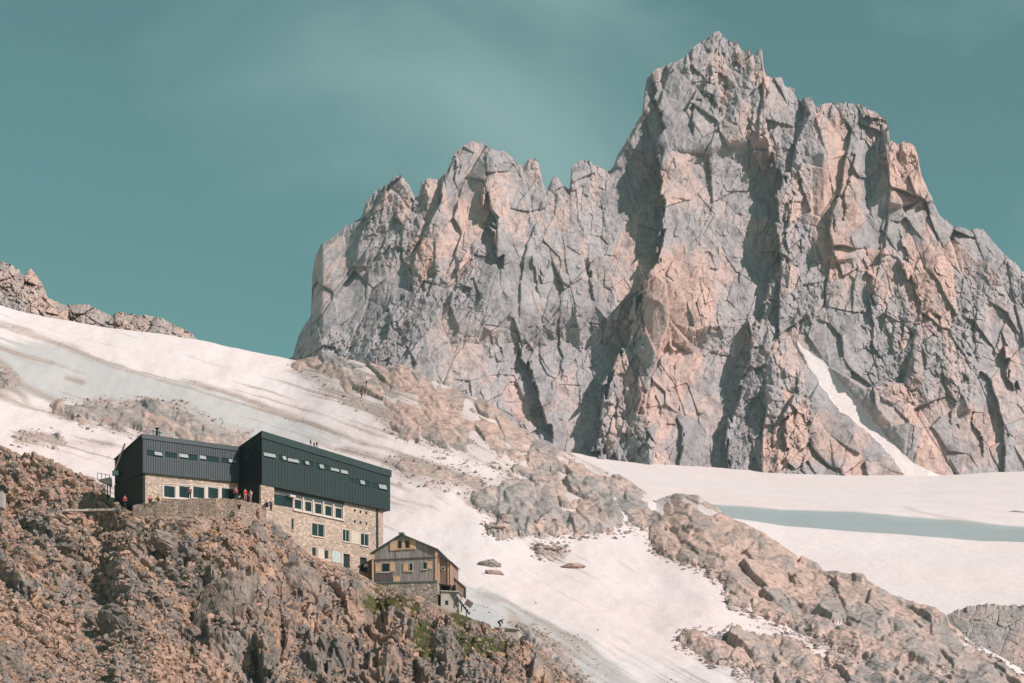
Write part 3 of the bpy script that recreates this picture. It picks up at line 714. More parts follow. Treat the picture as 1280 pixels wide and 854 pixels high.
for (x0, x1, y0, y1, mm) in strip:
    h = Wm.rect(x0, x1, y0, y1); holes.append(h); meta.append(mm)
bm = bmesh.new()
# each window column is its own slice of the wall so that the openings may step down with the roof
def sliced(bm, W, a0, a1, zb, zt, holes, thick):
    cuts = [a0]+[(holes[i][1]+holes[i+1][0])/2 for i in range(len(holes)-1)]+[a1]
    for i, h in enumerate(holes):
        holed(bm, W, cuts[i], cuts[i+1], zb, zt, [h], thick)
sliced(bm, Wm, 0, Lm, zbot, ztop, holes, .3)
bmesh.ops.remove_doubles(bm, verts=bm.verts, dist=.0005)
# standing seams
s_ = 0.35
while s_ < Lm:
    blk = [h for h in holes if h[0]-.04 < s_ < h[1]+.04]
    if blk:
        wbox(bm, Wm, s_-.02, s_+.02, zbot(s_)+.01, blk[0][2]-.03, 0, .035); wbox(bm, Wm, s_-.02, s_+.02, blk[0][3]+.03, ztop(s_)-.9, 0, .035)
    else: wbox(bm, Wm, s_-.02, s_+.02, zbot(s_)+.01, ztop(s_)-.9, 0, .035)
    s_ += .52
us = part('upper_storey', bm, M_GREEN, hut)
us['label'] = 'upper storey of the taller block, dark green metal with stepped strip windows'
for h, mm in zip(holes, meta): window(Wm, hut, h, 'strip_window', frame=M_GREENB, fw=.05, sill=False, mats=mm, inset=-.14)
# the block's other faces: left side, back, right side, roof, soffit
wdt = 11.0
def back(W, a, z, w_): q = W.p0+W.d*a-W.n*w_; return Vector((q.x, q.y, z))
drop = 2.9
C = [Wm.pt(0, zb0), Wm.pt(Lm, zb1), Wm.pt(Lm, zt1), Wm.pt(0, zt0), back(Wm, 0, zb0, wdt), back(Wm, Lm, zb1, wdt), back(Wm, Lm, zt1-drop, wdt), back(Wm, 0, zt0-drop, wdt)]
bm = bmesh.new(); cv = [bm.verts.new(q) for q in C]
for f in ((0, 4, 7, 3), (1, 2, 6, 5), (4, 5, 6, 7)): bm.faces.new([cv[i] for i in f])
part('shaded_side', bm, M_SHADE, hut)
bm = bmesh.new()
q = [Wm.pt(0, zb0, -.01), Wm.pt(Lm, zb1, -.01), back(Wm, Lm, zb1, wdt), back(Wm, 0, zb0, wdt)]
hexa(bm, [v_-Vector((0, 0, .12)) for v_ in q]+[v_-Vector((0, 0, .01)) for v_ in q]); part('soffit', bm, M_GREYD, hut)
bm = bmesh.new()
q = [Wm.pt(-.15, zt0, .12), Wm.pt(Lm+.15, zt1, .12), back(Wm, Lm+.15, zt1-drop, wdt), back(Wm, -.15, zt0-drop, wdt)]
hexa(bm, [v_+Vector((0, 0, .01)) for v_ in q]+[v_+Vector((0, 0, .16)) for v_ in q])
wbox(bm, Wm, -.15, Lm+.15, zt0-.82, zt0, .02, .13, zt1-zt0, zt1-zt0)
rf = part('roof', bm, M_GREENB, hut)
# small windows on the dark side wall of the main block
Ws = Wall(back(Wm, 0, 0, wdt).xy, Wm.p0.xy)
for (x0, x1, y0, y1) in ((308.5, 312, 568, 575), (317.5, 320.5, 566, 570)):
    h = Ws.rect(x0, x1, y0, y1); window(Ws, hut, h, 'side_window', frame=M_GREENB, fw=.04, sill=False, mats=[M_GLASST], inset=.0)
# stone storeys beneath
Wst = Wall(Wm.pt(0, 0, -0.55).xy, Wm.pt(Lm, 0, -0.55).xy)
a_end = Wst.hit(479, 660)[0]
WIN = [(367.8,377.5,624,637),(381,390,626.5,640),(393.4,402.8,629,643),(406,415.4,632,645.6),(418.8,428,634.8,648.4)]
big = [Wst.rect(*q) for q in WIN]
# level 1: openings in the stone wall, split into horizontal bands of wall per level
lev2 = [Wst.rect(364.4,367.4,648.4,662.5), Wst.rect(389.8,405.6,655,671), Wst.rect(428.3,437,662.5,677.3), Wst.rect(450.8,461,667.5,682.5)]
lev3 = [Wst.rect(390,395.6,684,696), Wst.rect(405.6,411,687.5,699), Wst.rect(429.4,437.4,692.6,710.5), Wst.rect(450,458.4,697,715)]
glz = Wst.rect(342, 366, 619, 633)
def band(bm, W, a0, a1, zlo, zhi, hs):
    # openings of one level have different heights: slice by column
    hs = sorted(hs); cuts = [a0]+[(hs[i][1]+hs[i+1][0])/2 for i in range(len(hs)-1)]+[a1]
    for i, h in enumerate(hs): holed(bm, W, cuts[i], cuts[i+1], zlo, zhi, [h], .35)
z12 = lambda a: big[0][2]-.35+(big[-1][2]-big[0][2])/(big[-1][0]-big[0][0])*(a-big[0][0])
z23 = lambda a: lev2[1][2]-.45+(lev2[3][2]-lev2[1][2])/(lev2[3][0]-lev2[1][0])*(a-lev2[1][0])
bm = bmesh.new()
band(bm, Wst, 0, a_end, z12, lambda a: zbot(a)-.11, [glz]+big)
band(bm, Wst, 0, a_end, z23, z12, lev2)
band(bm, Wst, 0, a_end, lambda a: zb0-16, z23, lev3)
bmesh.ops.remove_doubles(bm, verts=bm.verts, dist=.0005)
e0 = Wst.pt(a_end, zb0-16); e1 = Wst.pt(a_end, zbot(a_end)-.11); e2 = back(Wst, a_end, zbot(a_end)-.11, 9.5); e3 = back(Wst, a_end, zb0-16, 9.5)
bm.faces.new([bm.verts.new(q) for q in (e0, e3, e2, e1)])
e2 = back(Wst, 0, zbot(0)-.11, 9.5); e3 = back(Wst, 0, zb0-16, 9.5)
e4 = back(Wst, a_end, zbot(a_end)-.11, 9.5); e5 = back(Wst, a_end, zb0-16, 9.5)
bm.faces.new([bm.verts.new(q) for q in (e3, e5, e4, e2)])
bs_ = bmesh.new(); bs_.faces.new([bs_.verts.new(q) for q in (Wst.pt(0, zb0-16), e3, e2, Wst.pt(0, zbot(0)-.11))]); part('shaded_side', bs_, M_SHADE, hut)  # left face of the stone storey, coloured dark for its shade
# vent holes as shallow dark sockets are their own parts below
part('stone_wall', bm, M_STONE, hut)
for (x, y) in ((443.5,638.2),(450.6,639.8),(458,641.2),(443.5,652),(450.6,653.2),(458,654.4)):
    h = Wst.rect(x-1.1, x+1.1, y-1.6, y+1.6); bm = bmesh.new(); wbox(bm, Wst, *h, .005, .03); part('wall_vent', bm, M_DOOR, hut)
# grey panel band above the windows
bm = bmesh.new()
h0 = Wst.hit(341, 612)[0]; h1 = Wst.hit(430, 630)[0]
zA = lambda a: zbot(a)-.12
hexa(bm, [Wst.pt(h0, big[0][3]+.35, .06), Wst.pt(h1, big[-1][3]+.12, .06), Wst.pt(h1, zA(h1), .06), Wst.pt(h0, zA(h0), .06), Wst.pt(h0, big[0][3]+.35, .01), Wst.pt(h1, big[-1][3]+.12, .01), Wst.pt(h1, zA(h1), .01), Wst.pt(h0, zA(h0), .01)])
part('panel_band', bm, M_GREY, hut)
for h in big: window(Wst, hut, h, 'tall_window', fw=.1, sill=False, mats=[M_GLASS], inset=-.12)
bm = bmesh.new()      # pale piers beside the tall windows and their long sill
for h in big: wbox(bm, Wst, h[1]+.02, h[1]+.24, h[2]-.05, h[3]+.3, .012, .15)
zs0 = big[0][2]-.08; zs1 = big[-1][2]-.08
wbox(bm, Wst, big[0][0]-.2, big[-1][1]+.3, zs0-.2, zs0, .012, .2, zs1-zs0, zs1-zs0)
part('window_surround', bm, M_WHITE, hut)
window(Wst, hut, glz, 'glazed_front', frame=M_GREYD, fw=.08, sill=False, mats=[M_GLASST, M_GLASS], inset=-.12)
bm = bmesh.new(); h = Wst.rect(359.5, 366.5, 619.6, 622.2); wbox(bm, Wst, *h, .02, .6); part('door_canopy', bm, M_WHITE, hut)
window(Wst, hut, lev2[0], 'slit_window', fw=.04, mats=[M_GLASS])
for h, m_ in ((lev2[1], [M_GLASST, M_GLASS]), (lev2[2], [M_GLASS]), (lev2[3], [M_GLASS])):
    window(Wst, hut, h, 'window', fw=.09, mats=m_, split=1)
    bm = bmesh.new(); a0, a1, z0, z1 = h
    wbox(bm, Wst, a0-.16, a1+.16, z1+.003, z1+.16, .01, .05); wbox(bm, Wst, a0-.16, a0-.004, z0, z1, .01, .05); wbox(bm, Wst, a1+.004, a1+.16, z0, z1, .01, .05)
    part('stone_surround', bm, M_RENDER, hut)
bm = bmesh.new(); h = Wst.rect(438.6, 449.4, 664.5, 680); wbox(bm, Wst, *h, .008, .07); part('rendered_panel', bm, M_RENDER, hut)
bm = bmesh.new(); h = Wst.rect(397, 404.6, 685.5, 698.5); wbox(bm, Wst, *h, .008, .07); part('rendered_panel', bm, M_RENDER, hut)
bm = bmesh.new(); h = Wst.rect(414.8, 425.6, 689.5, 703.5); wbox(bm, Wst, *h, .008, .08); part('notice_board', bm, M_BLUEP, hut)
bm = bmesh.new(); h = Wst.rect(426.4, 428.6, 690.5, 705); wbox(bm, Wst, *h, .008, .08); part('door_jamb', bm, M_RENDER, hut)
bm = bmesh.new(); h = Wst.rect(438.6, 448.8, 696, 712); wbox(bm, Wst, *h, .008, .06); part('rendered_panel', bm, M_STONE, hut)
for h in lev3[:2]: window(Wst, hut, h, 'ground_window', fw=.07, mats=[M_GLASS], sill=False)
for h in lev3[2:]:
    bm = bmesh.new(); wbox(bm, Wst, *h, -.3, -.22); d_ = part('door', bm, M_DOOR, hut)
    bm = bmesh.new(); wbox(bm, Wst, h[1]-.28, h[1]-.2, h[2]+.95, h[2]+1.1, -.21, -.14); part('handle', bm, M_GALV, d_)
bm = bmesh.new(); h = Wst.rect(470.3, 472.2, 634, 690); wbox(bm, Wst, h[0], h[1], h[2]-3, zbot(h[0])-.13, .01, .13); part('downpipe', bm, M_DOOR, hut)
# ---- left block
xy1 = Wm.p0-Wm.n*5.2; 
Wl = Wall(XYof(178.6, 395.5), (xy1.x, xy1.y))
Ll = Wl.L-.02
lt0 = Wl.hit(177.5, 543.6)[1]; lt1 = Wl.hit(297, 559.6)[1]; lb0 = Wl.hit(179.4, 590.5)[1]; lb1 = Wl.hit(297, 602.3)[1]
lt = lambda a: lt0+(lt1-lt0)*a/Ll
lb = lambda a: lb0+(lb1-lb0)*a/Ll
ls = [(183,203,563.6,571,[M_GLASST,M_GLASSL]),(206,220.6,565.6,572.5,[M_GLASST]),(224,247,567.6,575,[M_GLASSL,M_GLASST]),(249.7,273.7,570,577.3,[M_GLASSL,M_GLASST,M_GLASST]),(276.5,295,573,580,[M_GLASST,M_GLASSL])]
hl = [Wl.rect(*q[:4]) for q in ls]
bm = bmesh.new(); sliced(bm, Wl, 0, Ll, lb, lt, hl, .3); bmesh.ops.remove_doubles(bm, verts=bm.verts, dist=.0005)
s_ = .2
while s_ < Ll:
    blk = [h for h in hl if h[0]-.04 < s_ < h[1]+.04]
    if blk:
        wbox(bm, Wl, s_-.03, s_+.03, lb(s_)+.01, blk[0][2]-.03, 0, .07); wbox(bm, Wl, s_-.03, s_+.03, blk[0][3]+.03, lt(s_)-.5, 0, .07)
    else: wbox(bm, Wl, s_-.03, s_+.03, lb(s_)+.01, lt(s_)-.5, 0, .07)
    s_ += .36
u2 = part('upper_storey', bm, M_GREY, hut); u2['label'] = 'upper storey of the lower block, ribbed anthracite metal'
for h, q in zip(hl, ls): window(Wl, hut, h, 'strip_window', frame=M_GREYD, fw=.05, sill=False, mats=q[4], inset=-.14)
lw = 9.0; dl = 1.9
C = [Wl.pt(0, lb0), Wl.pt(Ll, lb1), Wl.pt(Ll, lt1), Wl.pt(0, lt0), back(Wl, 0, lb0, lw), back(Wl, Ll, lb1, lw), back(Wl, Ll, lt1-dl, lw), back(Wl, 0, lt0-dl, lw)]
bm = bmesh.new(); cv = [bm.verts.new(q) for q in C]
for f in ((0, 4, 7, 3), (4, 5, 6, 7)): bm.faces.new([cv[i] for i in f])
sc_ = part('shaded_side', bm, M_SHADE, hut)
bm = bmesh.new(); q = [Wl.pt(0, lb0, -.01), Wl.pt(Ll, lb1, -.01), back(Wl, Ll, lb1, lw), back(Wl, 0, lb0, lw)]
hexa(bm, [v_-Vector((0, 0, .12)) for v_ in q]+[v_-Vector((0, 0, .01)) for v_ in q]); part('soffit', bm, M_GREYD, hut)
bm = bmesh.new(); q = [Wl.pt(-.2, lt0, .12), Wl.pt(Ll-.02, lt1, .12), back(Wl, Ll, lt1-dl, lw), back(Wl, -.2, lt0-dl, lw)]
hexa(bm, [v_+Vector((0, 0, .01)) for v_ in q]+[v_+Vector((0, 0, .15)) for v_ in q])
wbox(bm, Wl, -.2, Ll-.02, lt0-.5, lt0, .02, .13, lt1-lt0, lt1-lt0); part('roof', bm, M_GREY, hut)
# stone storey of the left block with big windows
Wls = Wall(Wl.pt(.5, 0, -.3).xy, Wl.pt(Ll, 0, -.3).xy)
gw = [(204.3,219.3,606.8,622.6),(223.4,237.5,607.2,623),(240.7,256,608,623.4),(259.4,273.5,609,624),(276.5,293.7,610.2,624.5)]
gh = [Wls.rect(*q) for q in gw]
bm = bmesh.new(); band(bm, Wls, 0, Wls.L, lambda a: lb0-8, lambda a: lb(a+.5)-.13, gh); bmesh.ops.remove_doubles(bm, verts=bm.verts, dist=.0005)
part('stone_wall', bm, M_STONE, hut)
for i, h in enumerate(gh): window(Wls, hut, h, 'dining_window', fw=.1, mats=[M_GLASS] if i in (1, 4) else [M_GLASST, M_GLASS], sill=False, split=0, inset=-.1)
bm = bmesh.new()
for i in range(len(gh)-1): wbox(bm, Wls, gh[i][1]+.01, gh[i+1][0]-.01, gh[i][2]-.02, gh[i][3]+.08, .01, .06)
wbox(bm, Wls, gh[0][0]-.18, gh[0][0]-.01, gh[0][2], gh[0][3], .01, .06)
wbox(bm, Wls, gh[0][0]-.2, gh[-1][1]+.1, gh[0][2]-.2, gh[0][2]-.03, .01, .15, gh[-1][2]-gh[0][2], gh[-1][2]-gh[0][2])
wbox(bm, Wls, gh[0][0]-.2, gh[-1][1]+.1, gh[0][3]+.09, gh[0][3]+.22, .01, .06, gh[-1][3]-gh[0][3], gh[-1][3]-gh[0][3])
part('window_surround', bm, M_WHITE, hut)
# side wall below with shade in its colour, posts and doorway between the blocks
Wsd = Wall(back(Wls, 0, 0, 9.2).xy, Wls.p0.xy)
bm = bmesh.new(); wbox(bm, Wsd, 0, Wsd.L-.02, lb0-7, lb0-.13, -.3, .35)
part('side_wall', bm, M_SHADE, hut)
bm = bmesh.new()
q0 = Wst.pt(0, 0); q1 = Wl.pt(Ll, 0)
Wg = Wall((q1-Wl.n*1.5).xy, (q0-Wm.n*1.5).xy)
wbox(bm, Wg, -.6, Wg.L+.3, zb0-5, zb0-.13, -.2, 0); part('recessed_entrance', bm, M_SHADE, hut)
# stone pillar at the corner of the main block
bm = bmesh.new(); h = Wst.rect(323.8, 340.4, 610, 632); wbox(bm, Wst, h[0], h[1], h[2]-3, zbot(h[1])-.125, .02, .42); part('corner_pillar', bm, M_STONE, hut)
# pale duct leaning against the dark side wall, catch box, porch hood and posts
bm = bmesh.new(); Wd = Wall(back(Wl, 0, 0, lw).xy, Wl.p0.xy)
def onW(W, px, py, d): t_, z_ = W.hit(px, py); return W.pt(t_, z_, d)
tube(bm, onW(Wd, 160.5, 554.5, .5), onW(Wd, 147.2, 589, .5), .13, 8); dct = part('inclined_duct', bm, M_WHITE, hut)
bm = bmesh.new(); c_ = onW(Wd, 148.5, 592, .5); hexa(bm, [c_+Vector(q) for q in ((-.45,-.3,-.35),(.45,-.3,-.35),(.45,-.3,.3),(-.45,-.3,.3),(-.45,.3,-.35),(.45,.3,-.35),(.45,.3,.3),(-.45,.3,.3))]); part('collector_box', bm, M_GALV, hut)
bm = bmesh.new()
A_ = onW(Wd, 143.2, 597, .6); B_ = onW(Wd, 143.4, 607.5, .6); Cc = A_+Vector((-1.75, -.4, -.45)); D_ = A_+Vector((-1.75, 1.2, -.45)); E_ = A_+Vector((0, 1.4, 0)); F_ = B_+Vector((0, 1.4, 0))
vs = [bm.verts.new(q) for q in (A_, B_, Cc, D_, E_, F_)]
for f in ((0, 2, 1), (4, 5, 3), (0, 4, 3, 2), (1, 2, 3, 5), (0, 1, 5, 4)): bm.faces.new([vs[i] for i in f])
part('porch_hood', bm, M_WHITE, hut)
for (x, dy) in ((140.0, 0), (143.4, .4)):
    bm = bmesh.new(); a_ = onW(Wd, x, 606, .7); tube(bm, a_, (a_.x, a_.y, a_.z-3.2), .09); part('porch_post', bm, M_GREYD, hut)
bm = bmesh.new(); a_ = Cc+Vector((-.1, .3, .0)); b_ = D_+Vector((1.4, .2, 0))
for i in range(4): tube(bm, a_+(b_-a_)*i/3, a_+(b_-a_)*i/3+Vector((0, 0, 1.1)), .045)
tube(bm, a_+Vector((0, 0, 1.0)), b_+Vector((0, 0, 1.0)), .035); part('railing', bm, M_GREYD, hut)
# vents on the roof of the left block
for (x, y0, hh, m_) in ((195.5, 544.5, .9, M_GALV), (199, 545, 1.3, M_DOOR), (203.5, 545.5, .8, M_GALV)):
    bm = bmesh.new(); t_, z_ = Wl.hit(x, y0); a_ = Wl.pt(t_, lt(t_)+.0, -.7)
    tube(bm, a_-Vector((0, 0, .3)), a_+Vector((0, 0, hh)), .2, 8); tube(bm, a_+Vector((0, 0, hh)), a_+Vector((0, 0, hh+.12)), .32, 8); part('roof_vent', bm, m_, hut)
# ======== old timber chalet
ch = empty('timber_chalet', P(505, 745, 411), 'old weathered grey timber chalet with ochre shutters on a stone base', 'chalet')
Wc = Wall(XYof(465.5, 411.5), XYof(546, 409.5))
gl = Wc.hit(466, 692.0); gr = Wc.hit(545.3, 687.5); gt = Wc.hit(502, 669.0); gb = Wc.hit(466, 728)[1]; gb1 = Wc.hit(545.5, 726)[1]
at_w = [Wc.rect(496.8,502.5,675.5,686.3), Wc.rect(506,512,675,685.9)]
gf = [Wc.rect(476.8,487,703.8,715.3), Wc.rect(511.3,516.3,703.8,714), Wc.rect(528.4,533.6,702.4,711.8)]
zmid = lambda a: Wc.hit(470, 700)[1] + (Wc.hit(540, 697)[1]-Wc.hit(470, 700)[1])*a/Wc.L
bm = bmesh.new(); band(bm, Wc, 0, Wc.L, lambda a: gb+(gb1-gb)*a/Wc.L, zmid, gf)
# gable above with attic openings: columns split at the ridge
def gz(a): return gl[1]+(gt[1]-gl[1])*a/gt[0] if a < gt[0] else gt[1]+(gr[1]-gt[1])*(a-gt[0])/(Wc.L-gt[0])
holed(bm, Wc, 0, at_w[0][0]-.3, zmid, gz, [], .3)
holed(bm, Wc, at_w[0][0]-.3, gt[0], zmid, gz, [at_w[0]], .3)
holed(bm, Wc, gt[0], at_w[1][1]+.3, zmid, gz, [at_w[1]], .3)
holed(bm, Wc, at_w[1][1]+.3, Wc.L, zmid, gz, [], .3)
bmesh.ops.remove_doubles(bm, verts=bm.verts, dist=.0005)
s_ = .12
rs = random.Random(5)
while s_ < Wc.L-.1:      # plank joints as thin battens
    if not any(h[0]-.15 < s_ < h[1]+.15 for h in gf): wbox(bm, Wc, s_-.012, s_+.012, gb+.1, zmid(s_)-.1, 0, .02+.02*rs.random())
    if not any(h[0]-.15 < s_ < h[1]+.15 for h in at_w): wbox(bm, Wc, s_-.012, s_+.012, zmid(s_)+.1, gz(s_)-.15, 0, .02+.02*rs.random())
    s_ += .22+.05*rs.random()
part('gable_wall', bm, M_WOODG, ch)
cd_ = Vector((.16, 1, 0)).normalized()
D_len = 9.0
def cb(a, z, k=D_len, d=0): return Wc.pt(a, z, d)+cd_*k
bm = bmesh.new()
vs = [Wc.pt(Wc.L, gb1), Wc.pt(Wc.L, gr[1]), cb(Wc.L, gr[1]), cb(Wc.L, gb1)]; bm.faces.new([bm.verts.new(q) for q in vs])
vs = [Wc.pt(0, gb), Wc.pt(0, gl[1]), cb(0, gl[1]), cb(0, gb)]; bm.faces.new([bm.verts.new(q) for q in vs])
vs = [cb(0, gb), cb(0, gl[1]), cb(gt[0], gt[1]), cb(Wc.L, gr[1]), cb(Wc.L, gb1)]; bm.faces.new([bm.verts.new(q) for q in vs])
part('side_wall', bm, M_WOODR, ch)
bm = bmesh.new()
for (a0, z0, a1, z1) in ((-.25, gl[1]-.12, gt[0], gt[1]), (gt[0], gt[1], Wc.L+.3, gr[1]-.12)):
    q = [Wc.pt(a0, z0, .35), Wc.pt(a1, z1, .35), cb(a1, z1), cb(a0, z0)]
    hexa(bm, [v_+Vector((0, 0, .03)) for v_ in q]+[v_+Vector((0, 0, .2)) for v_ in q])
rf = part('roof', bm, M_ROOFM, ch)
bm = bmesh.new(); a_ = Wc.pt(gt[0], gt[1]+.15, .4); wbox(bm, Wc, gt[0]-.35, gt[0]+.35, gt[1]+.12, gt[1]+.34, -.6, .42); part('ridge_cap', bm, M_ROOFM, rf)
bm = bmesh.new(); z_ = zmid(0); wbox(bm, Wc, 0, Wc.L, z_-.08, z_+.08, .01, .1, zmid(Wc.L)-z_, zmid(Wc.L)-z_); part('floor_beam', bm, M_WOODD, ch)
bm = bmesh.new(); wbox(bm, Wc, -.1, Wc.L+.1, gb-.18, gb-.003, -.1, .15, gb1-gb, gb1-gb); part('sill_beam', bm, M_ROOFM, ch)
h = Wc.rect(468.5, 491, 717, 727.6); bm = bmesh.new(); wbox(bm, Wc, h[0], h[1], h[2]+.02, h[3], .045, .07); part('plinth_boards', bm, M_WOODD, ch)
h = Wc.rect(491.8, 500, 720.6, 727.4); bm = bmesh.new(); wbox(bm, Wc, *h, .045, .1); part('hatch', bm, M_WOODY, ch)
for q in ((487.6,496,676.3,688.6),(512.9,520.2,674.2,687),(469.6,475.8,704.8,716),(487.6,493.6,703.3,715),(504,510.4,704,715),(534.3,540.5,702.3,711.8)):
    h = Wc.rect(*q); bm = bmesh.new(); wbox(bm, Wc, *h, .05, .1)
    wbox(bm, Wc, h[0]+.04, h[1]-.04, h[2]+.15, h[2]+.24, .1, .125); wbox(bm, Wc, h[0]+.04, h[1]-.04, h[3]-.24, h[3]-.15, .1, .125)
    part('shutter', bm, M_WOODY, ch)
for h in at_w+gf[:1]+gf[1:]: window(Wc, ch, h, 'window', frame=M_WOODY if h in at_w else M_WHITE, fw=.06, sill=True, mats=[M_GLASS], inset=-.05)
bm = bmesh.new()
h = Wc.rect(503, 505.6, 674.8, 687); wbox(bm, Wc, *h, .012, .06); part('window_mullion', bm, M_WOODY, ch)
for (x0, x1, yt, yb) in ((465.2, 466.6, 692, 727.6), (544.0, 545.8, 688, 725.6)):
    h = Wc.rect(x0, x1, yt+.8, yb); bm = bmesh.new(); wbox(bm, Wc, *h, .012, .1); part('corner_trim', bm, M_WOODY, ch)
h = Wc.rect(465.5, 468.5, 693.5, 701.5); bm = bmesh.new(); wbox(bm, Wc, *h, .045, .08); part('corner_board', bm, M_WOODY, ch)
# bay on the right with a round window
Wb = Wall(Wc.pt(Wc.L+.02, 0, -.9).xy, XYof(563.8, 409.8))
bt0 = Wb.hit(547, 694.5)[1]; bt1 = Wb.hit(563.8, 703.5)[1]; bb0 = Wb.hit(547, 729.5)[1]; bb1 = Wb.hit(563.8, 731.5)[1]
bm = bmesh.new()
q = [Wb.pt(0, bb0), Wb.pt(Wb.L, bb1), Wb.pt(Wb.L, bt1), Wb.pt(0, bt0)]; q2 = [v_+cd_*6 for v_ in q]; hexa(bm, q+q2); by_ = part('bay', bm, M_WOODR, ch)
for x in (560.4, 563.2):
    h = Wb.rect(x-.7, x+.7, 702.2, 731); bm = bmesh.new(); wbox(bm, Wb, h[0], h[1], h[2], h[3], .01, .08); part('corner_trim', bm, M_WOODY, by_)
h = Wb.rect(547.2, 549.8, 695, 729); bm = bmesh.new(); wbox(bm, Wb, *h, .01, .07); part('corner_trim', bm, M_WOODY, by_)
t_, z_ = Wb.hit(554.2, 710.6); bm = bmesh.new(); tube(bm, Wb.pt(t_, z_, 0), Wb.pt(t_, z_, .07), .34, 16); rw = part('round_window', bm, M_WHITE, ch)
bm = bmesh.new(); tube(bm, Wb.pt(t_, z_, .072), Wb.pt(t_, z_, .085), .2, 14); part('pane', bm, M_GLASS, rw)
bm = bmesh.new(); q = [Wb.pt(-.35, bt0+.25, .3), Wb.pt(Wb.L+.3, bt1-.1, .3), Wb.pt(Wb.L+.3, bt1-.1, 0)+cd_*6, Wb.pt(-.35, bt0+.25, 0)+cd_*6]
hexa(bm, [v_+Vector((0, 0, .02)) for v_ in q]+[v_+Vector((0, 0, .15)) for v_ in q]); part('bay_roof', bm, M_ROOFM, ch)
bm = bmesh.new()
for a_ in (.25, Wb.L-.2): tube(bm, Wb.pt(a_, bb0-.05, -.4), Wb.pt(a_, bb0-2.4, -.5), .11)
part('bay_post', bm, M_WOODD, ch)
bm = bmesh.new(); wbox(bm, Wb, 0, Wb.L, bb0-1.3, bb0-.02, -2.2, -1.5); part('shaded_underfloor', bm, M_SHADE, ch)
# stone base
bm = bmesh.new(); wbox(bm, Wc, -.05, Wc.L+.12, gb-9, gb-.19, -6, .05); part('stone_base', bm, M_RUBBLE, ch)
# ======== low rendered annexe below the bay
an = empty('stone_annexe', P(561, 762, 408.5), 'small pale rendered annexe with one dark window below the timber chalet', 'annexe')
Wa = Wall(XYof(551, 409.2), XYof(572, 409.6))
at0 = Wa.hit(551, 739.5)[1]; wz = Wa.rect(556, 560.4, 750.7, 756.7)
bm = bmesh.new(); holed(bm, Wa, 0, Wa.L, lambda a: at0-8, lambda a: at0, [wz], .3)
q = [Wa.pt(Wa.L, at0-8), Wa.pt(Wa.L, at0), Wa.pt(Wa.L, at0)+cd_*4, Wa.pt(Wa.L, at0-8)+cd_*4]; bm.faces.new([bm.verts.new(v_) for v_ in q])
q = [Wa.pt(0, at0-8), Wa.pt(0, at0), Wa.pt(0, at0)+cd_*4, Wa.pt(0, at0-8)+cd_*4]; bm.faces.new([bm.verts.new(v_) for v_ in q])
q = [Wa.pt(0, at0), Wa.pt(Wa.L, at0), Wa.pt(Wa.L, at0)+cd_*4, Wa.pt(0, at0)+cd_*4]; bm.faces.new([bm.verts.new(v_) for v_ in q])
part('wall', bm, M_CONC, an)
window(Wa, an, wz, 'window', frame=M_WHITE, fw=.04, sill=False, mats=[M_GLASS])
bm = bmesh.new(); q = [Wa.pt(-.1, at0, .25), Wa.pt(Wa.L+.2, at0-.05, .25), Wa.pt(Wa.L+.2, at0-.05)+cd_*4.2, Wa.pt(-.1, at0)+cd_*4.2]
hexa(bm, [v_+Vector((0, 0, .01)) for v_ in q]+[v_+Vector((0, 0, .14)) for v_ in q]); part('roof', bm, M_CONC, an)
# ======== timber stair with boarded rail running down behind the chalet
st = empty('timber_stair', P(578, 760, 412), 'dark timber outside stair with boarded rail running down beside the chalet', 'outside stair')
def PP(px, py, Y): return Vector(P(px, py, Y))
bm = bmesh.new()
q = [PP(565.5, 739, 412), PP(582, 748.5, 412), PP(582, 735.5, 412), PP(565.5, 721, 412)]; hexa(bm, q+[v_+Vector((.02, .12, 0)) for v_ in q]); part('boarded_rail', bm, M_WOODR, st)
bm = bmesh.new(); tube(bm, PP(565.2, 720.5, 411.9), PP(582.4, 735, 411.9), .07); tube(bm, PP(582, 735, 411.9), PP(582, 749, 411.9), .08); tube(bm, PP(566, 720.5, 411.9), PP(566, 741, 411.9), .08); part('handrail', bm, M_WOODD, st)
bm = bmesh.new()
for dy in (0, 1.1): tube(bm, PP(565.5, 739.5, 409.3+dy), PP(587, 768, 409.3+dy), .15, 4)
part('stringer', bm, M_WOODD, st)
for k in range(9):
    bm = bmesh.new(); c_ = PP(566.5+2.4*k, 740.5+3.15*k, 409.3); hexa(bm, [c_+Vector(q) for q in ((-.18,-.05,0),(.22,-.05,0),(.22,-.05,.06),(-.18,-.05,.06),(-.18,1.2,0),(.22,1.2,0),(.22,1.2,.06),(-.18,1.2,.06))]); part('tread', bm, M_WOODD, st)
bm = bmesh.new()
for (x, y) in ((571, 748), (577, 756), (583, 763)): tube(bm, PP(x, y, 409.3), PP(x-.2, y+9, 409.3), .09)
part('support', bm, M_WOODD, st)
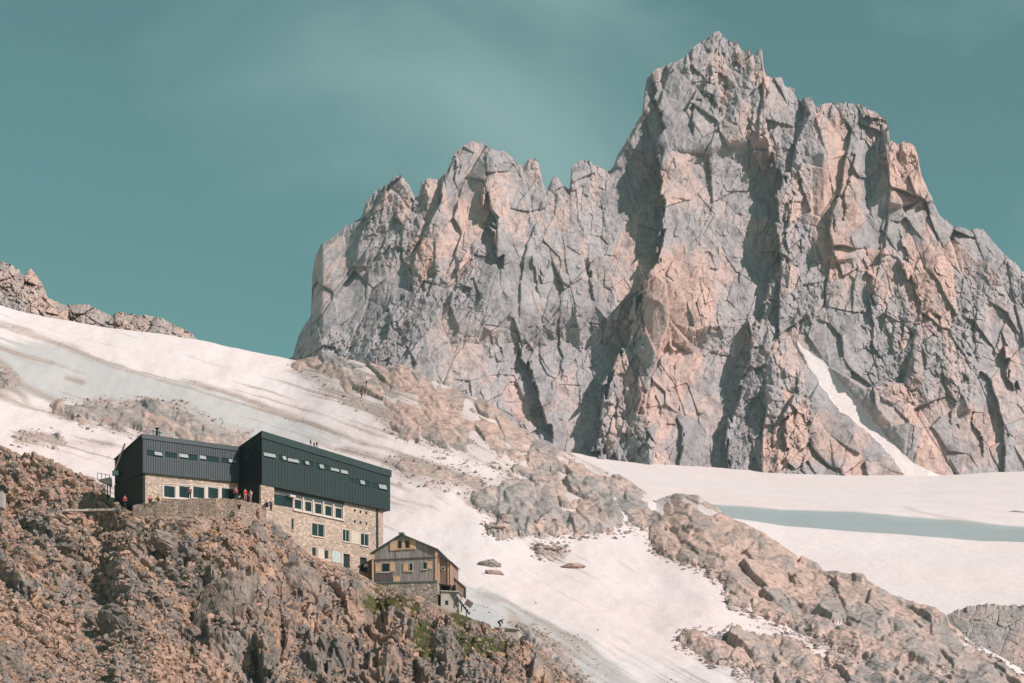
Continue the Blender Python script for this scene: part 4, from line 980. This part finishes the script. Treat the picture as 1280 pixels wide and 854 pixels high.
# crate at the foot of the stair
cr_ = empty('wooden_crate', P(586, 759, 409.2), 'brown wooden crate tipped against the foot of the outside stair', 'crate')
bm = bmesh.new(); c_ = PP(586.2, 754.6, 409.2); R3 = [Vector((math.cos(.6), 0, -math.sin(.6))), Vector((0, 1, 0)), Vector((math.sin(.6), 0, math.cos(.6)))]
def cbx(x0, x1, y0, y1, z0, z1): hexa(bm, [c_+R3[0]*x+R3[1]*y+R3[2]*z for (x, y, z) in ((x0,y0,z0),(x1,y0,z0),(x1,y0,z1),(x0,y0,z1),(x0,y1,z0),(x1,y1,z0),(x1,y1,z1),(x0,y1,z1))])
cbx(-.5, .5, -.35, .35, -.4, .4); part('box', bm, M_WOODD, cr_)
bm = bmesh.new()
for z in (-.36, -.08, .2): cbx(-.53, .53, -.4, -.352, z, z+.16)
for x in (-.53, .45): cbx(x, x+.08, -.44, -.402, -.4, .4)
part('slats', bm, M_WOODR, cr_)
# ======== terrace walls of rubble stone
def rubble_wall(name, pts, label, hgt=1.2, th=.6, m_=M_RUBBLE, cat='stone wall'):
    rr = random.Random(int(pts[0][0])); bm = bmesh.new()
    P3 = []
    for i in range(len(pts)-1):
        a = PP(*pts[i]); b = PP(*pts[i+1]); n_ = max(2, int((b-a).length/.45))
        for k in range(n_): P3.append(a+(b-a)*k/n_)
    P3.append(PP(*pts[-1]))
    rows_ = []
    for p_ in P3:
        j = rr.uniform(-.06, .06)
        rows_.append([bm.verts.new(p_+Vector(q)) for q in ((0, -.12+j, -hgt), (0, j, j*1.5), (0, th, j*1.5), (0, th, -hgt))])
    for i in range(len(rows_)-1):
        for k in range(4): bm.faces.new((rows_[i][k], rows_[i+1][k], rows_[i+1][(k+1) % 4], rows_[i][(k+1) % 4]))
    bm.faces.new(rows_[0]); bm.faces.new(rows_[-1][::-1])
    o = mesh_obj(name, bm, m_); tag(o, label, cat); return o
rubble_wall('terrace_wall', [(166,631.5,391.2),(200,626,390.6),(240,623,390.4),(270,622.6,390.4),(300,625,391),(318,629,392),(332,632,393.2)], 'low rubble stone wall edging the terrace in front of the hut windows', 3.6, .6, M_TERR)
rubble_wall('path_kerb', [(78,636.5,398),(110,636,397),(150,635.5,394)], 'long pale concrete beam edging the path left of the hut', .32, .5, M_RENDER, 'kerb beam')
# small stone platform right of the chalet
pf = empty('stone_platform', P(634, 800, 403), 'small flat topped concrete platform on the ridge right of the chalet', 'platform')
bm = bmesh.new(); q = [PP(616, 801, 402.5), PP(648, 806, 402.5), PP(648, 786, 402.5), PP(618, 783.5, 402.5)]; hexa(bm, q+[v_+Vector((.5, 3.5, 0)) for v_ in q]); part('wall', bm, M_CONC, pf)
bm = bmesh.new(); q = [PP(617.3, 784.3, 402.2), PP(649, 786.8, 402.2), PP(649, 785.6, 402.2), PP(617.3, 783, 402.2)]; hexa(bm, q+[v_+Vector((.5, 4, 0)) for v_ in q]); part('slab', bm, M_RENDER, pf)
rubble_wall('stone_buttress', [(594,774,404.6),(606,779,404.2),(614,788,403.8)], 'tall grey rubble wall stepping down between the stair and the platform', 2.4, 1.2)
# little stone shelter at the far left and a marker post
sh = empty('stone_shelter', P(1, 634, 398), 'small pale stone shelter with dark flat roof on the scree slope', 'shelter')
bm = bmesh.new(); q = [PP(-14, 634, 398), PP(3.5, 634, 398), PP(3.5, 611, 398), PP(-14, 611, 398)]; hexa(bm, q+[v_+Vector((0, 2.5, 0)) for v_ in q]); part('wall', bm, M_CONC, sh)
bm = bmesh.new(); q = [PP(-15, 611.5, 397.8), PP(5.5, 611.5, 397.8), PP(5.5, 606.5, 397.8), PP(-15, 606.5, 397.8)]; hexa(bm, q+[v_+Vector((0, 3, 0)) for v_ in q]); part('roof', bm, M_DOOR, sh)
bm = bmesh.new(); tube(bm, PP(40.5, 622, 404), PP(40.5, 606, 404), .06); tube(bm, PP(40.5, 606.2, 404), PP(40.5, 605, 404), .14)
tag(mesh_obj('marker_post', bm, M_WOODD), 'thin dark marker post standing in the scree left of the hut', 'post')
# ------------------------------------------------------------------ loose rock
rng = np.random.default_rng(11)
def hull(seed, flat=0.55, n=13):
    rr = random.Random(seed); bm = bmesh.new()
    for _ in range(n):
        v_ = Vector((rr.gauss(0, 1), rr.gauss(0, 1), rr.gauss(0, 1))).normalized()*rr.uniform(.8, 1.0)
        bm.verts.new((v_.x*.62, v_.y*.45, v_.z*.5*flat*1.3))
    r = bmesh.ops.convex_hull(bm, input=bm.verts)
    bmesh.ops.delete(bm, geom=list({g for g in list(r['geom_interior'])+list(r['geom_unused']) if isinstance(g, bmesh.types.BMVert)}), context='VERTS')
    bmesh.ops.triangulate(bm, faces=bm.faces); bm.verts.index_update()
    V_ = np.array([v_.co[:] for v_ in bm.verts]); T_ = np.array([[v_.index for v_ in f.verts] for f in bm.faces]); bm.free()
    return V_, T_
VAR = [hull(300+k, .5+.1*(k % 5), 9+k % 6) for k in range(14)]
def rmats(n):
    a = rng.uniform(0, 2*np.pi, n); b = rng.normal(0, .35, n); c = rng.normal(0, .35, n)
    ca, sa, cb_, sb, cc, sc2 = np.cos(a), np.sin(a), np.cos(b), np.sin(b), np.cos(c), np.sin(c)
    Rz = np.zeros((n, 3, 3)); Rz[:, 0, 0] = ca; Rz[:, 0, 1] = -sa; Rz[:, 1, 0] = sa; Rz[:, 1, 1] = ca; Rz[:, 2, 2] = 1
    Rx = np.zeros((n, 3, 3)); Rx[:, 0, 0] = 1; Rx[:, 1, 1] = cb_; Rx[:, 1, 2] = -sb; Rx[:, 2, 1] = sb; Rx[:, 2, 2] = cb_
    Ry = np.zeros((n, 3, 3)); Ry[:, 1, 1] = 1; Ry[:, 0, 0] = cc; Ry[:, 0, 2] = sc2; Ry[:, 2, 0] = -sc2; Ry[:, 2, 2] = cc
    return Rx @ Ry @ Rz
def scatter(name, pos, size, mat, warm=0.5, tone=None, wv=0.5, tiltx=0.5):
    n = len(pos); R3 = rmats(n)
    t = math.radians(28); T3x = np.array([[1, 0, 0], [0, math.cos(t), -math.sin(t)], [0, math.sin(t), math.cos(t)]])
    R3 = T3x @ R3
    vi = rng.integers(0, len(VAR), n)
    VV, TT, WW, TN = [], [], [], []; base = 0
    for k in range(len(VAR)):
        sel = np.where(vi == k)[0]
        if len(sel) == 0: continue
        V_, T_ = VAR[k]
        st_ = rng.uniform(.75, 1.3, (len(sel), 1, 3))
        w_ = np.einsum('nij,nvj->nvi', R3[sel], V_[None]*st_*size[sel][:, None, None])+pos[sel][:, None, :]
        VV.append(w_.reshape(-1, 3)); TT.append((T_[None]+(np.arange(len(sel))*len(V_))[:, None, None]+base).reshape(-1, 3)); base += len(sel)*len(V_)
        wq_ = warm[sel] if isinstance(warm, np.ndarray) else np.full(len(sel), warm)
        WW.append(np.repeat(wq_+wv*(rng.random(len(sel))-.5), len(V_))); TN.append(np.repeat(rng.random(len(sel)), len(V_)))
    VV = np.concatenate(VV).astype(np.float32); TT = np.concatenate(TT)
    me = bpy.data.meshes.new(name); me.vertices.add(len(VV)); me.vertices.foreach_set('co', VV.ravel())
    me.loops.add(len(TT)*3); me.loops.foreach_set('vertex_index', TT.ravel().astype(np.int32))
    me.polygons.add(len(TT)); me.polygons.foreach_set('loop_start', (np.arange(len(TT))*3).astype(np.int32)); me.update(calc_edges=True)
    for nm, q in (('warm', np.concatenate(WW)), ('tone', np.concatenate(TN)), ('grass', np.zeros(len(VV)))):
        at_ = me.attributes.new(nm, 'FLOAT', 'POINT'); at_.data.foreach_set('value', q.astype(np.float32))
    me.polygons.foreach_set('use_smooth', np.zeros(len(TT), bool)); me.materials.append(mat)
    o = bpy.data.objects.new(name, me); COL.objects.link(o); return o
nr4, nc4 = PX4.shape
def hill_pick(n, dens, rmin=38):
    out = []
    while len(out) < n:
        i = rng.integers(rmin, nr4-1, n*3); j = rng.integers(0, nc4, n*3)
        x = PX4[i, j]; y = PY4[i, j]
        ok = (x > -40) & (x < 760) & (y < 900) & (rng.random(n*3) < dens(x, y, i, j))
        out += list(zip(i[ok], j[ok]))
    out = out[:n]; return np.array([q[0] for q in out]), np.array([q[1] for q in out])
def dens(x, y, i, j):
    c = cd[i, j]
    d = 0.55+0.45*sstep(.3, .6, vnoise(x/60, y/40, 141))
    d = d*(1-.80*slab[i, j])*(1-.75*outc[i, j])*np.where(grass[i, j] > .35, .3, 1)
    d = d*np.where((built[i, j] > .5) & (c < 3), 0.15, 1)
    return d
NS = 46000
i_, j_ = hill_pick(NS, dens)
sz = (0.13+0.75*rng.random(NS)**6+0.22*rng.random(NS)**2)
c_ = cd[i_, j_]; sz = np.where((built[i_, j_] > .5) & (c_ < 8), np.minimum(sz, .3), sz)
pos = np.stack([HX[i_, j_], HY[i_, j_], HZ[i_, j_]], -1)
scr = scatter('scree', pos, sz*1.5, HILL_M, warm[i_, j_]+.08, wv=.8); tag(scr, kind='stuff')
# broken stones at the foot of the rocks on the snow
sel = np.argwhere((sd > -9) & (sd < 3) & (T3 > 1.05) & (T3 < 1.98) & (PX3 > -10) & (PX3 < 1300))
sel = sel[rng.integers(0, len(sel), 2600)]
i3_, j3_ = sel[:, 0], sel[:, 1]
pos = np.stack([N3X[i3_, j3_], N3Y[i3_, j3_], N3Z[i3_, j3_]], -1)
deb = scatter('rock_debris', pos, .5+1.3*rng.random(len(pos))**4, RIDGE_M, .45, wv=.6); tag(deb, kind='stuff')
# grit and small stones melted out of the bare ice below the chalet, and along the moraine lines
sel = np.argwhere((PX3 > 585) & (PX3 < 790) & (PY3 > 725) & (PY3 < 875) & (T3 > 1) & (T3 < 1.98) & ~isrock)
wgt = (sstep(.35, .75, vnoise(PX3/26, PY3/10, 161))*sstep(-20, 20, sdpoly(PX3, PY3, icep2)))[sel[:, 0], sel[:, 1]]
sel = sel[rng.random(len(sel)) < wgt*.06]
sel2 = np.argwhere((dirt > .55) & (T3 > 1.03) & (T3 < 1.98) & ~isrock & (PX3 > -10) & (PX3 < 1290)); sel2 = sel2[rng.integers(0, len(sel2), 2500)]
sel = np.concatenate([sel, sel2]); i3_, j3_ = sel[:, 0], sel[:, 1]
pos = np.stack([N3X[i3_, j3_], N3Y[i3_, j3_], N3Z[i3_, j3_]], -1)
grt = scatter('glacier_grit', pos, .14+.55*rng.random(len(pos))**4, RIDGE_M, .2, wv=.5); tag(grt, kind='stuff')
# individual boulders
def boulder(seed, loc, dims, mat, wv, rz=0.0, tilt=0.3, lab=None, group=None, name='boulder', detail=2, cat='boulder'):
    V_, T_ = hull(seed, .8, 16)
    bm = bmesh.new(); vs = [bm.verts.new(Vector(q)) for q in V_]
    for t_ in T_: bm.faces.new([vs[k] for k in t_])
    bmesh.ops.bevel(bm, geom=bm.edges[:], offset=.035, segments=1, affect='EDGES')
    bmesh.ops.triangulate(bm, faces=bm.faces)
    for _ in range(detail): bmesh.ops.subdivide_edges(bm, edges=bm.edges[:], cuts=1, use_grid_fill=True)
    rr = random.Random(seed)
    bm.normal_update()
    co_ = np.array([v_.co[:] for v_ in bm.verts])
    dd = .05*facet(co_[:, 0]*4+seed, co_[:, 2]*7+co_[:, 1]*4, seed)[0]+.03*facet(co_[:, 0]*10, co_[:, 2]*12+co_[:, 1]*9, seed+1)[0]
    for v_, q in zip(bm.verts, dd): v_.co += v_.normal*float(q)
    for v_ in bm.verts: v_.co = Vector((v_.co.x*dims[0]*1.6, v_.co.y*dims[1]*2.0, v_.co.z*dims[2]*2.0))
    me = bpy.data.meshes.new(name); bm.to_mesh(me); n = len(me.vertices); bm.free(); me.materials.append(mat)
    for nm, val in (('warm', wv), ('tone', rr.random()), ('grass', 0.0)):
        at_ = me.attributes.new(nm, 'FLOAT', 'POINT'); at_.data.foreach_set('value', np.full(n, val, np.float32))
    o = bpy.data.objects.new(name, me); COL.objects.link(o); o.location = loc; o.rotation_euler = (rr.uniform(-.2, .2), tilt, rz)
    tag(o, lab, cat, group); return o
def hill_at(px, py):
    k = np.argmin((PX4-px)**2+(PY4-py)**2); return HX.ravel()[k], HY.ravel()[k], HZ.ravel()[k]
NB = [
 (239,664,6.6,3.0,3.6,.55,.22,'big pale flat faced boulder set in the rubble directly below the terrace wall'),
 (222,690,5.6,2.4,2.6,.35,.5,'long tilted boulder with a dark shaded end just below the pale flat faced boulder'),
 (176,659,3.6,1.6,2.0,.35,.75,'slanting grey slab below the left corner of the hut, beside the red jacketed person'),
 (158,785,5.0,2.4,2.6,.1,.6,'dark ledgy slab among the scree at the bottom left of the photo'),
 (38,704,4.0,2.0,3.4,.55,.1,'reddish brown block standing in the scree near the left edge'),
 (146,652,3.0,1.6,1.2,.8,.1,'rusty red rounded boulder below the path kerb'),
 (290,768,6.4,3.4,7.6,.3,.05,'tallest grey brown rock tower in the slope below the hut'),
 (345,668,1.8,1.4,2.0,.15,0,'dark lichen spotted block against the foot of the stone wall'),
 (318,664,1.9,1.4,1.7,.2,.2,'dark grey block left of the lichen spotted block at the wall foot'),
 (558,815,3.0,1.8,4.6,.2,.15,'pale striped upright slab beside the green patch below the chalet'),
 (372,735,4.2,2.4,4.6,.35,.6,'yellowish lichened slab leaning below the ground floor windows'),
 (88,690,3.4,2.0,2.2,.3,.6,'grey tilted slab right of the reddish brown block'),
 (232,735,3.8,2.0,2.4,.3,.5,'brown slab with a flat top between the scree and the rock tower'),
]
for k, (x, y, a1, b1, c1, wv, ti, lab) in enumerate(NB):
    x0, y0, z0 = hill_at(x, y); boulder(500+k, (x0, y0+b1*.25, z0-c1*.1), (a1, b1, c1), HILL_M, wv, 0, ti, lab, detail=3)
hb = 0
while hb < 48:
    i = rng.integers(60, nr4-30); j = rng.integers(0, nc4); x, y = PX4[i, j], PY4[i, j]
    if not (-5 < x < 700 and y < 850) or cd[i, j] < 14 or slab[i, j] > .6: continue
    s_ = float(rng.uniform(.55, 1.4))
    boulder(700+hb, (HX[i, j], HY[i, j], HZ[i, j]+.05), (s_*1.5, s_*.9, s_*rng.uniform(.6, 1.1)), HILL_M, float(rng.uniform(.1, .9)), float(rng.uniform(-.6, .6)), float(rng.uniform(.1, .7)),
            'medium sized angular boulder lying in the brown scree below the hut', 'boulders in the scree below the hut', detail=2)
    hb += 1
def snow_at(px, py):
    k = np.argmin((PX3-px)**2+(PY3-py)**2+1e9*(T3 < 1)); return N3X.ravel()[k], N3Y.ravel()[k], N3Z.ravel()[k]
SB = [(612,702,3.2,2.0,1.7,.2,.15,'dark grey rounded boulder alone on the snow right of the chalet'), (616,712,3.2,2,.8,.6,.1,'low pale slab touching the snow below the lone dark boulder'),
      (715,706,3.6,2,1.0,.65,0,'low beige boulder island in the middle of the snowfield'), (667,682,1.0,.7,.5,.3,0,'small dark stone at the left end of a thin rock strip in the snow'), (701,683,.9,.7,.6,.2,0,'small dark stone at the right end of a thin rock strip in the snow'), (688,686,2.8,1.2,.35,.7,0,'thin flat strip of pale rock just clear of the snow'),
      (620,663,2.6,1.4,.5,.6,0,'thin flat slab in the snow below the dark crag')]
for k, (x, y, a1, b1, c1, wv, ti, lab) in enumerate(SB):
    x0, y0, z0 = snow_at(x, y); boulder(620+k, (x0, y0, z0+c1*.15), (a1, b1, c1), RIDGE_M, wv, 0, ti, lab, name='snow_boulder', detail=3)
gx_ = [(1264,641,11,4,1.6)]
for k, (x, y, a1, b1, c1) in enumerate(gx_):
    q = P(x, y, 1820); boulder(660+k, (q[0], q[1], q[2]), (a1, b1, c1), RIDGE_M, .1, 0, 0, 'dark flat rock sticking out of the far glacier above the blue band', name='glacier_rock')
# ------------------------------------------------------------------ grass in the green patches
blades = []
gi, gj = hill_pick(9000, lambda x, y, i, j: np.where(grass[i, j] > .22, 1.0, 0.0)*np.where(cd[i, j] > 2, 1, 0))
gp = np.stack([HX[gi, gj], HY[gi, gj], HZ[gi, gj]], -1)+rng.normal(0, .05, (9000, 3))
an_ = rng.uniform(0, 2*np.pi, 9000); hh_ = rng.uniform(.12, .34, 9000); wd_ = .05
v0 = gp+np.stack([np.cos(an_)*wd_, np.sin(an_)*wd_, an_*0-.05], -1); v1 = gp-np.stack([np.cos(an_)*wd_, np.sin(an_)*wd_, an_*0+.05], -1)
v2 = gp+np.stack([rng.normal(0, .08, 9000), rng.normal(0, .08, 9000), hh_], -1)
VV = np.stack([v0, v1, v2], 1).reshape(-1, 3).astype(np.float32)
me = bpy.data.meshes.new('grass'); me.vertices.add(27000); me.vertices.foreach_set('co', VV.ravel()); me.loops.add(27000); me.loops.foreach_set('vertex_index', np.arange(27000, dtype=np.int32))
me.polygons.add(9000); me.polygons.foreach_set('loop_start', (np.arange(9000)*3).astype(np.int32)); me.update(calc_edges=True)
t = NT('alpine_grass'); me.materials.append(t.fin(t.ramp(t.noise(t.pos(), .8, 3), [(.4, (.035, .045, .018)), (.6, (.12, .085, .035))]), .9))
o = bpy.data.objects.new('grass', me); COL.objects.link(o); tag(o, kind='stuff')
# ------------------------------------------------------------------ people
POSES = {
 'stand': dict(pel=(0,0,.93), spi=(0,0,1.12), che=(0,0,1.36), nec=(0,0,1.49), hea=(0,-.01,1.64), shL=(-.19,0,1.40), elL=(-.25,.02,1.12), wrL=(-.23,-.10,.90), haL=(-.22,-.13,.82), shR=(.19,0,1.40), elR=(.25,.02,1.12), wrR=(.22,-.12,.92), haR=(.20,-.16,.85),
   hiL=(-.10,0,.88), knL=(-.12,-.02,.48), anL=(-.12,.02,.08), toL=(-.14,-.13,.035), hiR=(.10,0,.88), knR=(.12,-.03,.48), anR=(.13,.0,.08), toR=(.15,-.15,.035)),
 'walk': dict(pel=(0,0,.92), spi=(0,-.02,1.11), che=(0,-.06,1.34), nec=(0,-.08,1.47), hea=(0,-.12,1.62), shL=(-.19,-.06,1.39), elL=(-.24,-.18,1.15), wrL=(-.22,-.38,1.08), haL=(-.21,-.45,1.06), shR=(.19,-.05,1.39), elR=(.25,.12,1.15), wrR=(.24,.10,.92), haR=(.23,.08,.84),
   hiL=(-.10,0,.87), knL=(-.11,.05,.47), anL=(-.12,.34,.15), toL=(-.12,.25,.04), hiR=(.10,0,.87), knR=(.11,-.22,.50), anR=(.12,-.28,.08), toR=(.12,-.44,.035)),
 'sit': dict(pel=(0,.05,.12), spi=(0,.04,.32), che=(0,0,.54), nec=(0,-.03,.67), hea=(0,-.06,.82), shL=(-.19,0,.58), elL=(-.25,-.08,.34), wrL=(-.16,-.28,.34), haL=(-.12,-.35,.36), shR=(.19,0,.58), elR=(.26,-.05,.34), wrR=(.17,-.26,.32), haR=(.12,-.33,.33),
   hiL=(-.10,.0,.10), knL=(-.15,-.40,.36), anL=(-.13,-.62,.05), toL=(-.13,-.76,.03), hiR=(.10,.0,.10), knR=(.16,-.40,.38), anR=(.14,-.60,.05), toR=(.15,-.74,.03)),
 'bend': dict(pel=(0,.15,.82), spi=(0,-.02,.98), che=(0,-.26,1.10), nec=(0,-.38,1.12), hea=(0,-.52,1.10), shL=(-.19,-.28,1.08), elL=(-.22,-.34,.80), wrL=(-.16,-.42,.58), haL=(-.14,-.45,.50), shR=(.19,-.28,1.08), elR=(.22,-.34,.80), wrR=(.16,-.44,.60), haR=(.14,-.48,.52),
   hiL=(-.10,.13,.78), knL=(-.15,-.10,.44), anL=(-.16,.05,.08), toL=(-.17,-.10,.035), hiR=(.10,.13,.78), knR=(.17,-.14,.44), anR=(.20,-.02,.08), toR=(.22,-.17,.035)),
}
RAD = dict(pel=.125, spi=.115, che=.135, nec=.055, hea=.098, sh=.062, el=.043, wr=.032, ha=.036, hi=.085, kn=.058, an=.042, to=.036)
BE = [('pel','spi'),('spi','che'),('che','nec'),('nec','hea')]+[(a+s1, b+s1) for s1 in 'LR' for a, b in (('sh','el'),('el','wr'),('wr','ha'),('hi','kn'),('kn','an'),('an','to'))]+[('che','shL'),('che','shR'),('pel','hiL'),('pel','hiR')]
JE = [('pel','spi'),('spi','che'),('che','shL'),('che','shR'),('shL','elL'),('elL','wrL'),('shR','elR'),('elR','wrR')]
TE = [('pel','hiL'),('pel','hiR'),('hiL','knL'),('knL','anL'),('hiR','knR'),('knR','anR')]
def skinned(name, pose, edges, grow, root):
    J = POSES[pose]; names = []
    for e_ in edges:
        for q in e_:
            if q not in names: names.append(q)
    names.remove(root); names.insert(0, root)
    me = bpy.data.meshes.new(name); me.from_pydata([J[q] for q in names], [(names.index(a), names.index(b)) for a, b in edges], [])
    o = bpy.data.objects.new(name, me); COL.objects.link(o)
    md = o.modifiers.new('s', 'SKIN'); md.use_smooth_shade = True
    sv = me.skin_vertices[0].data
    for k, q in enumerate(names):
        r = RAD.get(q, RAD.get(q[:2]))+grow; sv[k].radius = (r, r*.85 if q in ('che', 'spi') else r)
    sv[0].use_root = True
    o.modifiers.new('u', 'SUBSURF').levels = 1
    bpy.context.view_layer.update()
    dg = bpy.context.evaluated_depsgraph_get()
    m2 = bpy.data.meshes.new_from_object(o.evaluated_get(dg)); bpy.data.objects.remove(o); bpy.data.meshes.remove(me)
    m2.name = name; return m2
M_SKIN = flat_mat('skin', (0.52, 0.33, 0.25), .6, .05)
CM = {}
def cmat(c):
    if c not in CM: CM[c] = flat_mat('cloth_%d' % len(CM), c, .85, .15, 8)
    return CM[c]
PB = {k: (skinned('body', k, BE, 0, 'pel'), skinned('jacket', k, JE, .028, 'pel'), skinned('trousers', k, TE, .022, 'pel')) for k in POSES}
def blobmesh(name, c, r, s=(1, 1, 1), cut=None):
    bm = bmesh.new(); bmesh.ops.create_uvsphere(bm, u_segments=12, v_segments=8, radius=r)
    if cut is not None: bmesh.ops.delete(bm, geom=[v_ for v_ in bm.verts if v_.co.z < cut], context='VERTS')
    for v_ in bm.verts: v_.co = Vector((v_.co.x*s[0], v_.co.y*s[1], v_.co.z*s[2]))+Vector(c)
    me = bpy.data.meshes.new(name); bm.to_mesh(me); bm.free()
    for p_ in me.polygons: p_.use_smooth = True
    return me
def person(loc, pose, rz, jac, tro, hair, lab, pack=None, group=None, sc=1.0):
    J = POSES[pose]; hd = Vector(J['hea'])
    r = bpy.data.objects.new('person', None); COL.objects.link(r); r.location = loc; r.rotation_euler = (0, 0, rz); r.scale = (sc,)*3; r.empty_display_size = .2
    tag(r, lab, 'person', group)
    def add(nm, me, m_):
        me = me.copy(); me.materials.clear(); me.materials.append(m_); o = bpy.data.objects.new(nm, me); COL.objects.link(o); o.parent = r; return o
    add('body', PB[pose][0], M_SKIN); add('jacket', PB[pose][1], cmat(jac)); add('trousers', PB[pose][2], cmat(tro))
    add('hair', blobmesh('hair', hd+Vector((0, .015, .02)), .118, (.95, 1.05, 1.05), -.01), cmat(hair))
    if pack: add('backpack', blobmesh('backpack', (Vector(J['spi'])+Vector(J['che']))/2+Vector((0, .2, .03)), .2, (.85, .6, 1.3)), cmat(pack))
def wt(px, dy=.45):     # a spot on top of the terrace wall
    W_ = [(166,631.5,391.2),(200,626,390.6),(240,623,390.4),(270,622.6,390.4),(300,625,391),(318,629,392),(332,632,393.2)]
    y = lin(px, W_); Yv = lin(px, W_, 2); q = P(px, y, Yv); return (float(q[0]), float(q[1])+dy*.3, float(q[2])+.02)
RED, PINK, YEL, TEAL, NAVY, BLK, PALE, BRN = (.60,.03,.04), (.72,.10,.16), (.75,.48,.08), (.15,.45,.40), (.03,.04,.08), (.02,.02,.022), (.70,.50,.45), (.10,.06,.04)
def hp(px, py, dy=0):
    x, y, z = hill_at(px, py); return (float(x), float(y), float(z)+.05)
kx = P(156.5, 635.2, 393.6)
person((kx[0], kx[1]-.3, kx[2]), 'stand', .5, (.45,.05,.05), BLK, BRN, 'person in a dark red jacket on the path at the left hut corner', pack=(.5,.5,.48))
person(wt(187.4), 'sit', .3, RED, NAVY, BRN, 'person in a red top sitting on the terrace wall left of the windows')
person(wt(197.8), 'sit', -.4, YEL, BLK, BRN, 'person in a yellow top sitting on the terrace wall beside the window')
person(wt(236.6, 2.0), 'stand', .2, (.28,.05,.08), BLK, BRN, 'person in dark clothes standing before the dining windows')
person(wt(294.4), 'stand', -.2, PINK, BLK, (.55,.2,.2), 'person in a pink top and black trousers standing on the terrace near the entrance')
person(wt(299.4, 2.4), 'sit', .6, TEAL, BLK, BRN, 'person in a teal top sitting beside the one in pink')
person(wt(306.4), 'stand', .6, RED, (.50,.22,.22), BRN, 'person in a bright red top facing the people on the terrace end')
person(wt(312.8), 'stand', -.7, PALE, (.55,.3,.28), BRN, 'person in pale pink clothes walking beside the bright red one', pack=(.6,.4,.4))
w0 = wt(299.6); person((w0[0], w0[1]-1.0, w0[2]-1.4), 'sit', .1, BLK, BLK, BLK, 'person dressed in black sitting below the terrace edge')
w0 = wt(333.6); person((w0[0], w0[1]-.1, w0[2]-.2), 'sit', -.5, NAVY, BLK, (.4,.08,.08), 'person in navy sitting by the stone corner pillar')
w0 = wt(338.8); person((w0[0], w0[1]-.4, w0[2]-.9), 'stand', .9, (.05,.07,.16), BLK, BRN, 'person in dark blue standing at the edge right of the corner pillar')
w0 = hp(322, 651); person(w0, 'walk', .9, (.22,.06,.05), (.35,.14,.10), BLK, 'person in rust brown clothes climbing the rubble below the terrace')
q0 = Wst.pt(Wst.hit(463, 711)[0], 0, .9); q1 = P(463, 719, q0.y)
person((q0.x, q0.y, q1[2]), 'stand', 0, RED, (.5,.05,.05), BRN, 'person all in red by the ground floor door next to the chalet')
q0 = Wst.pt(Wst.hit(454.8, 708)[0], 0, .5); q1 = P(455, 717.5, q0.y)
person((q0.x, q0.y, q1[2]), 'stand', 0, (.75,.72,.68), BLK, BRN, 'person in a white shirt standing in the ground floor doorway')
q1 = P(624.5, 784.9, 403.4); person(q1, 'bend', 1.3, BLK, BLK, BLK, 'person in black bending over on the concrete platform')
for k, (x, y) in enumerate(((388.5, 558), (392.2, 561), (396, 560))):
    s_ = snow_at(x, y); person(s_, 'walk', .8+k*.5, NAVY if k else BLK, BLK, BLK, 'tiny dark hiker on the snow above the hut roof', group='hikers on the snow above the hut roof', pack=BLK)
person(snow_at(457, 493), 'walk', -.8, NAVY, BLK, BLK, 'tiny dark hiker higher up on the pale rock ridge under the mountain', pack=RED)
person(snow_at(452.3, 501), 'walk', -.8, (.35,.05,.05), BLK, BLK, 'tiny hiker on the snow edge just below the other ridge hiker', pack=BLK)
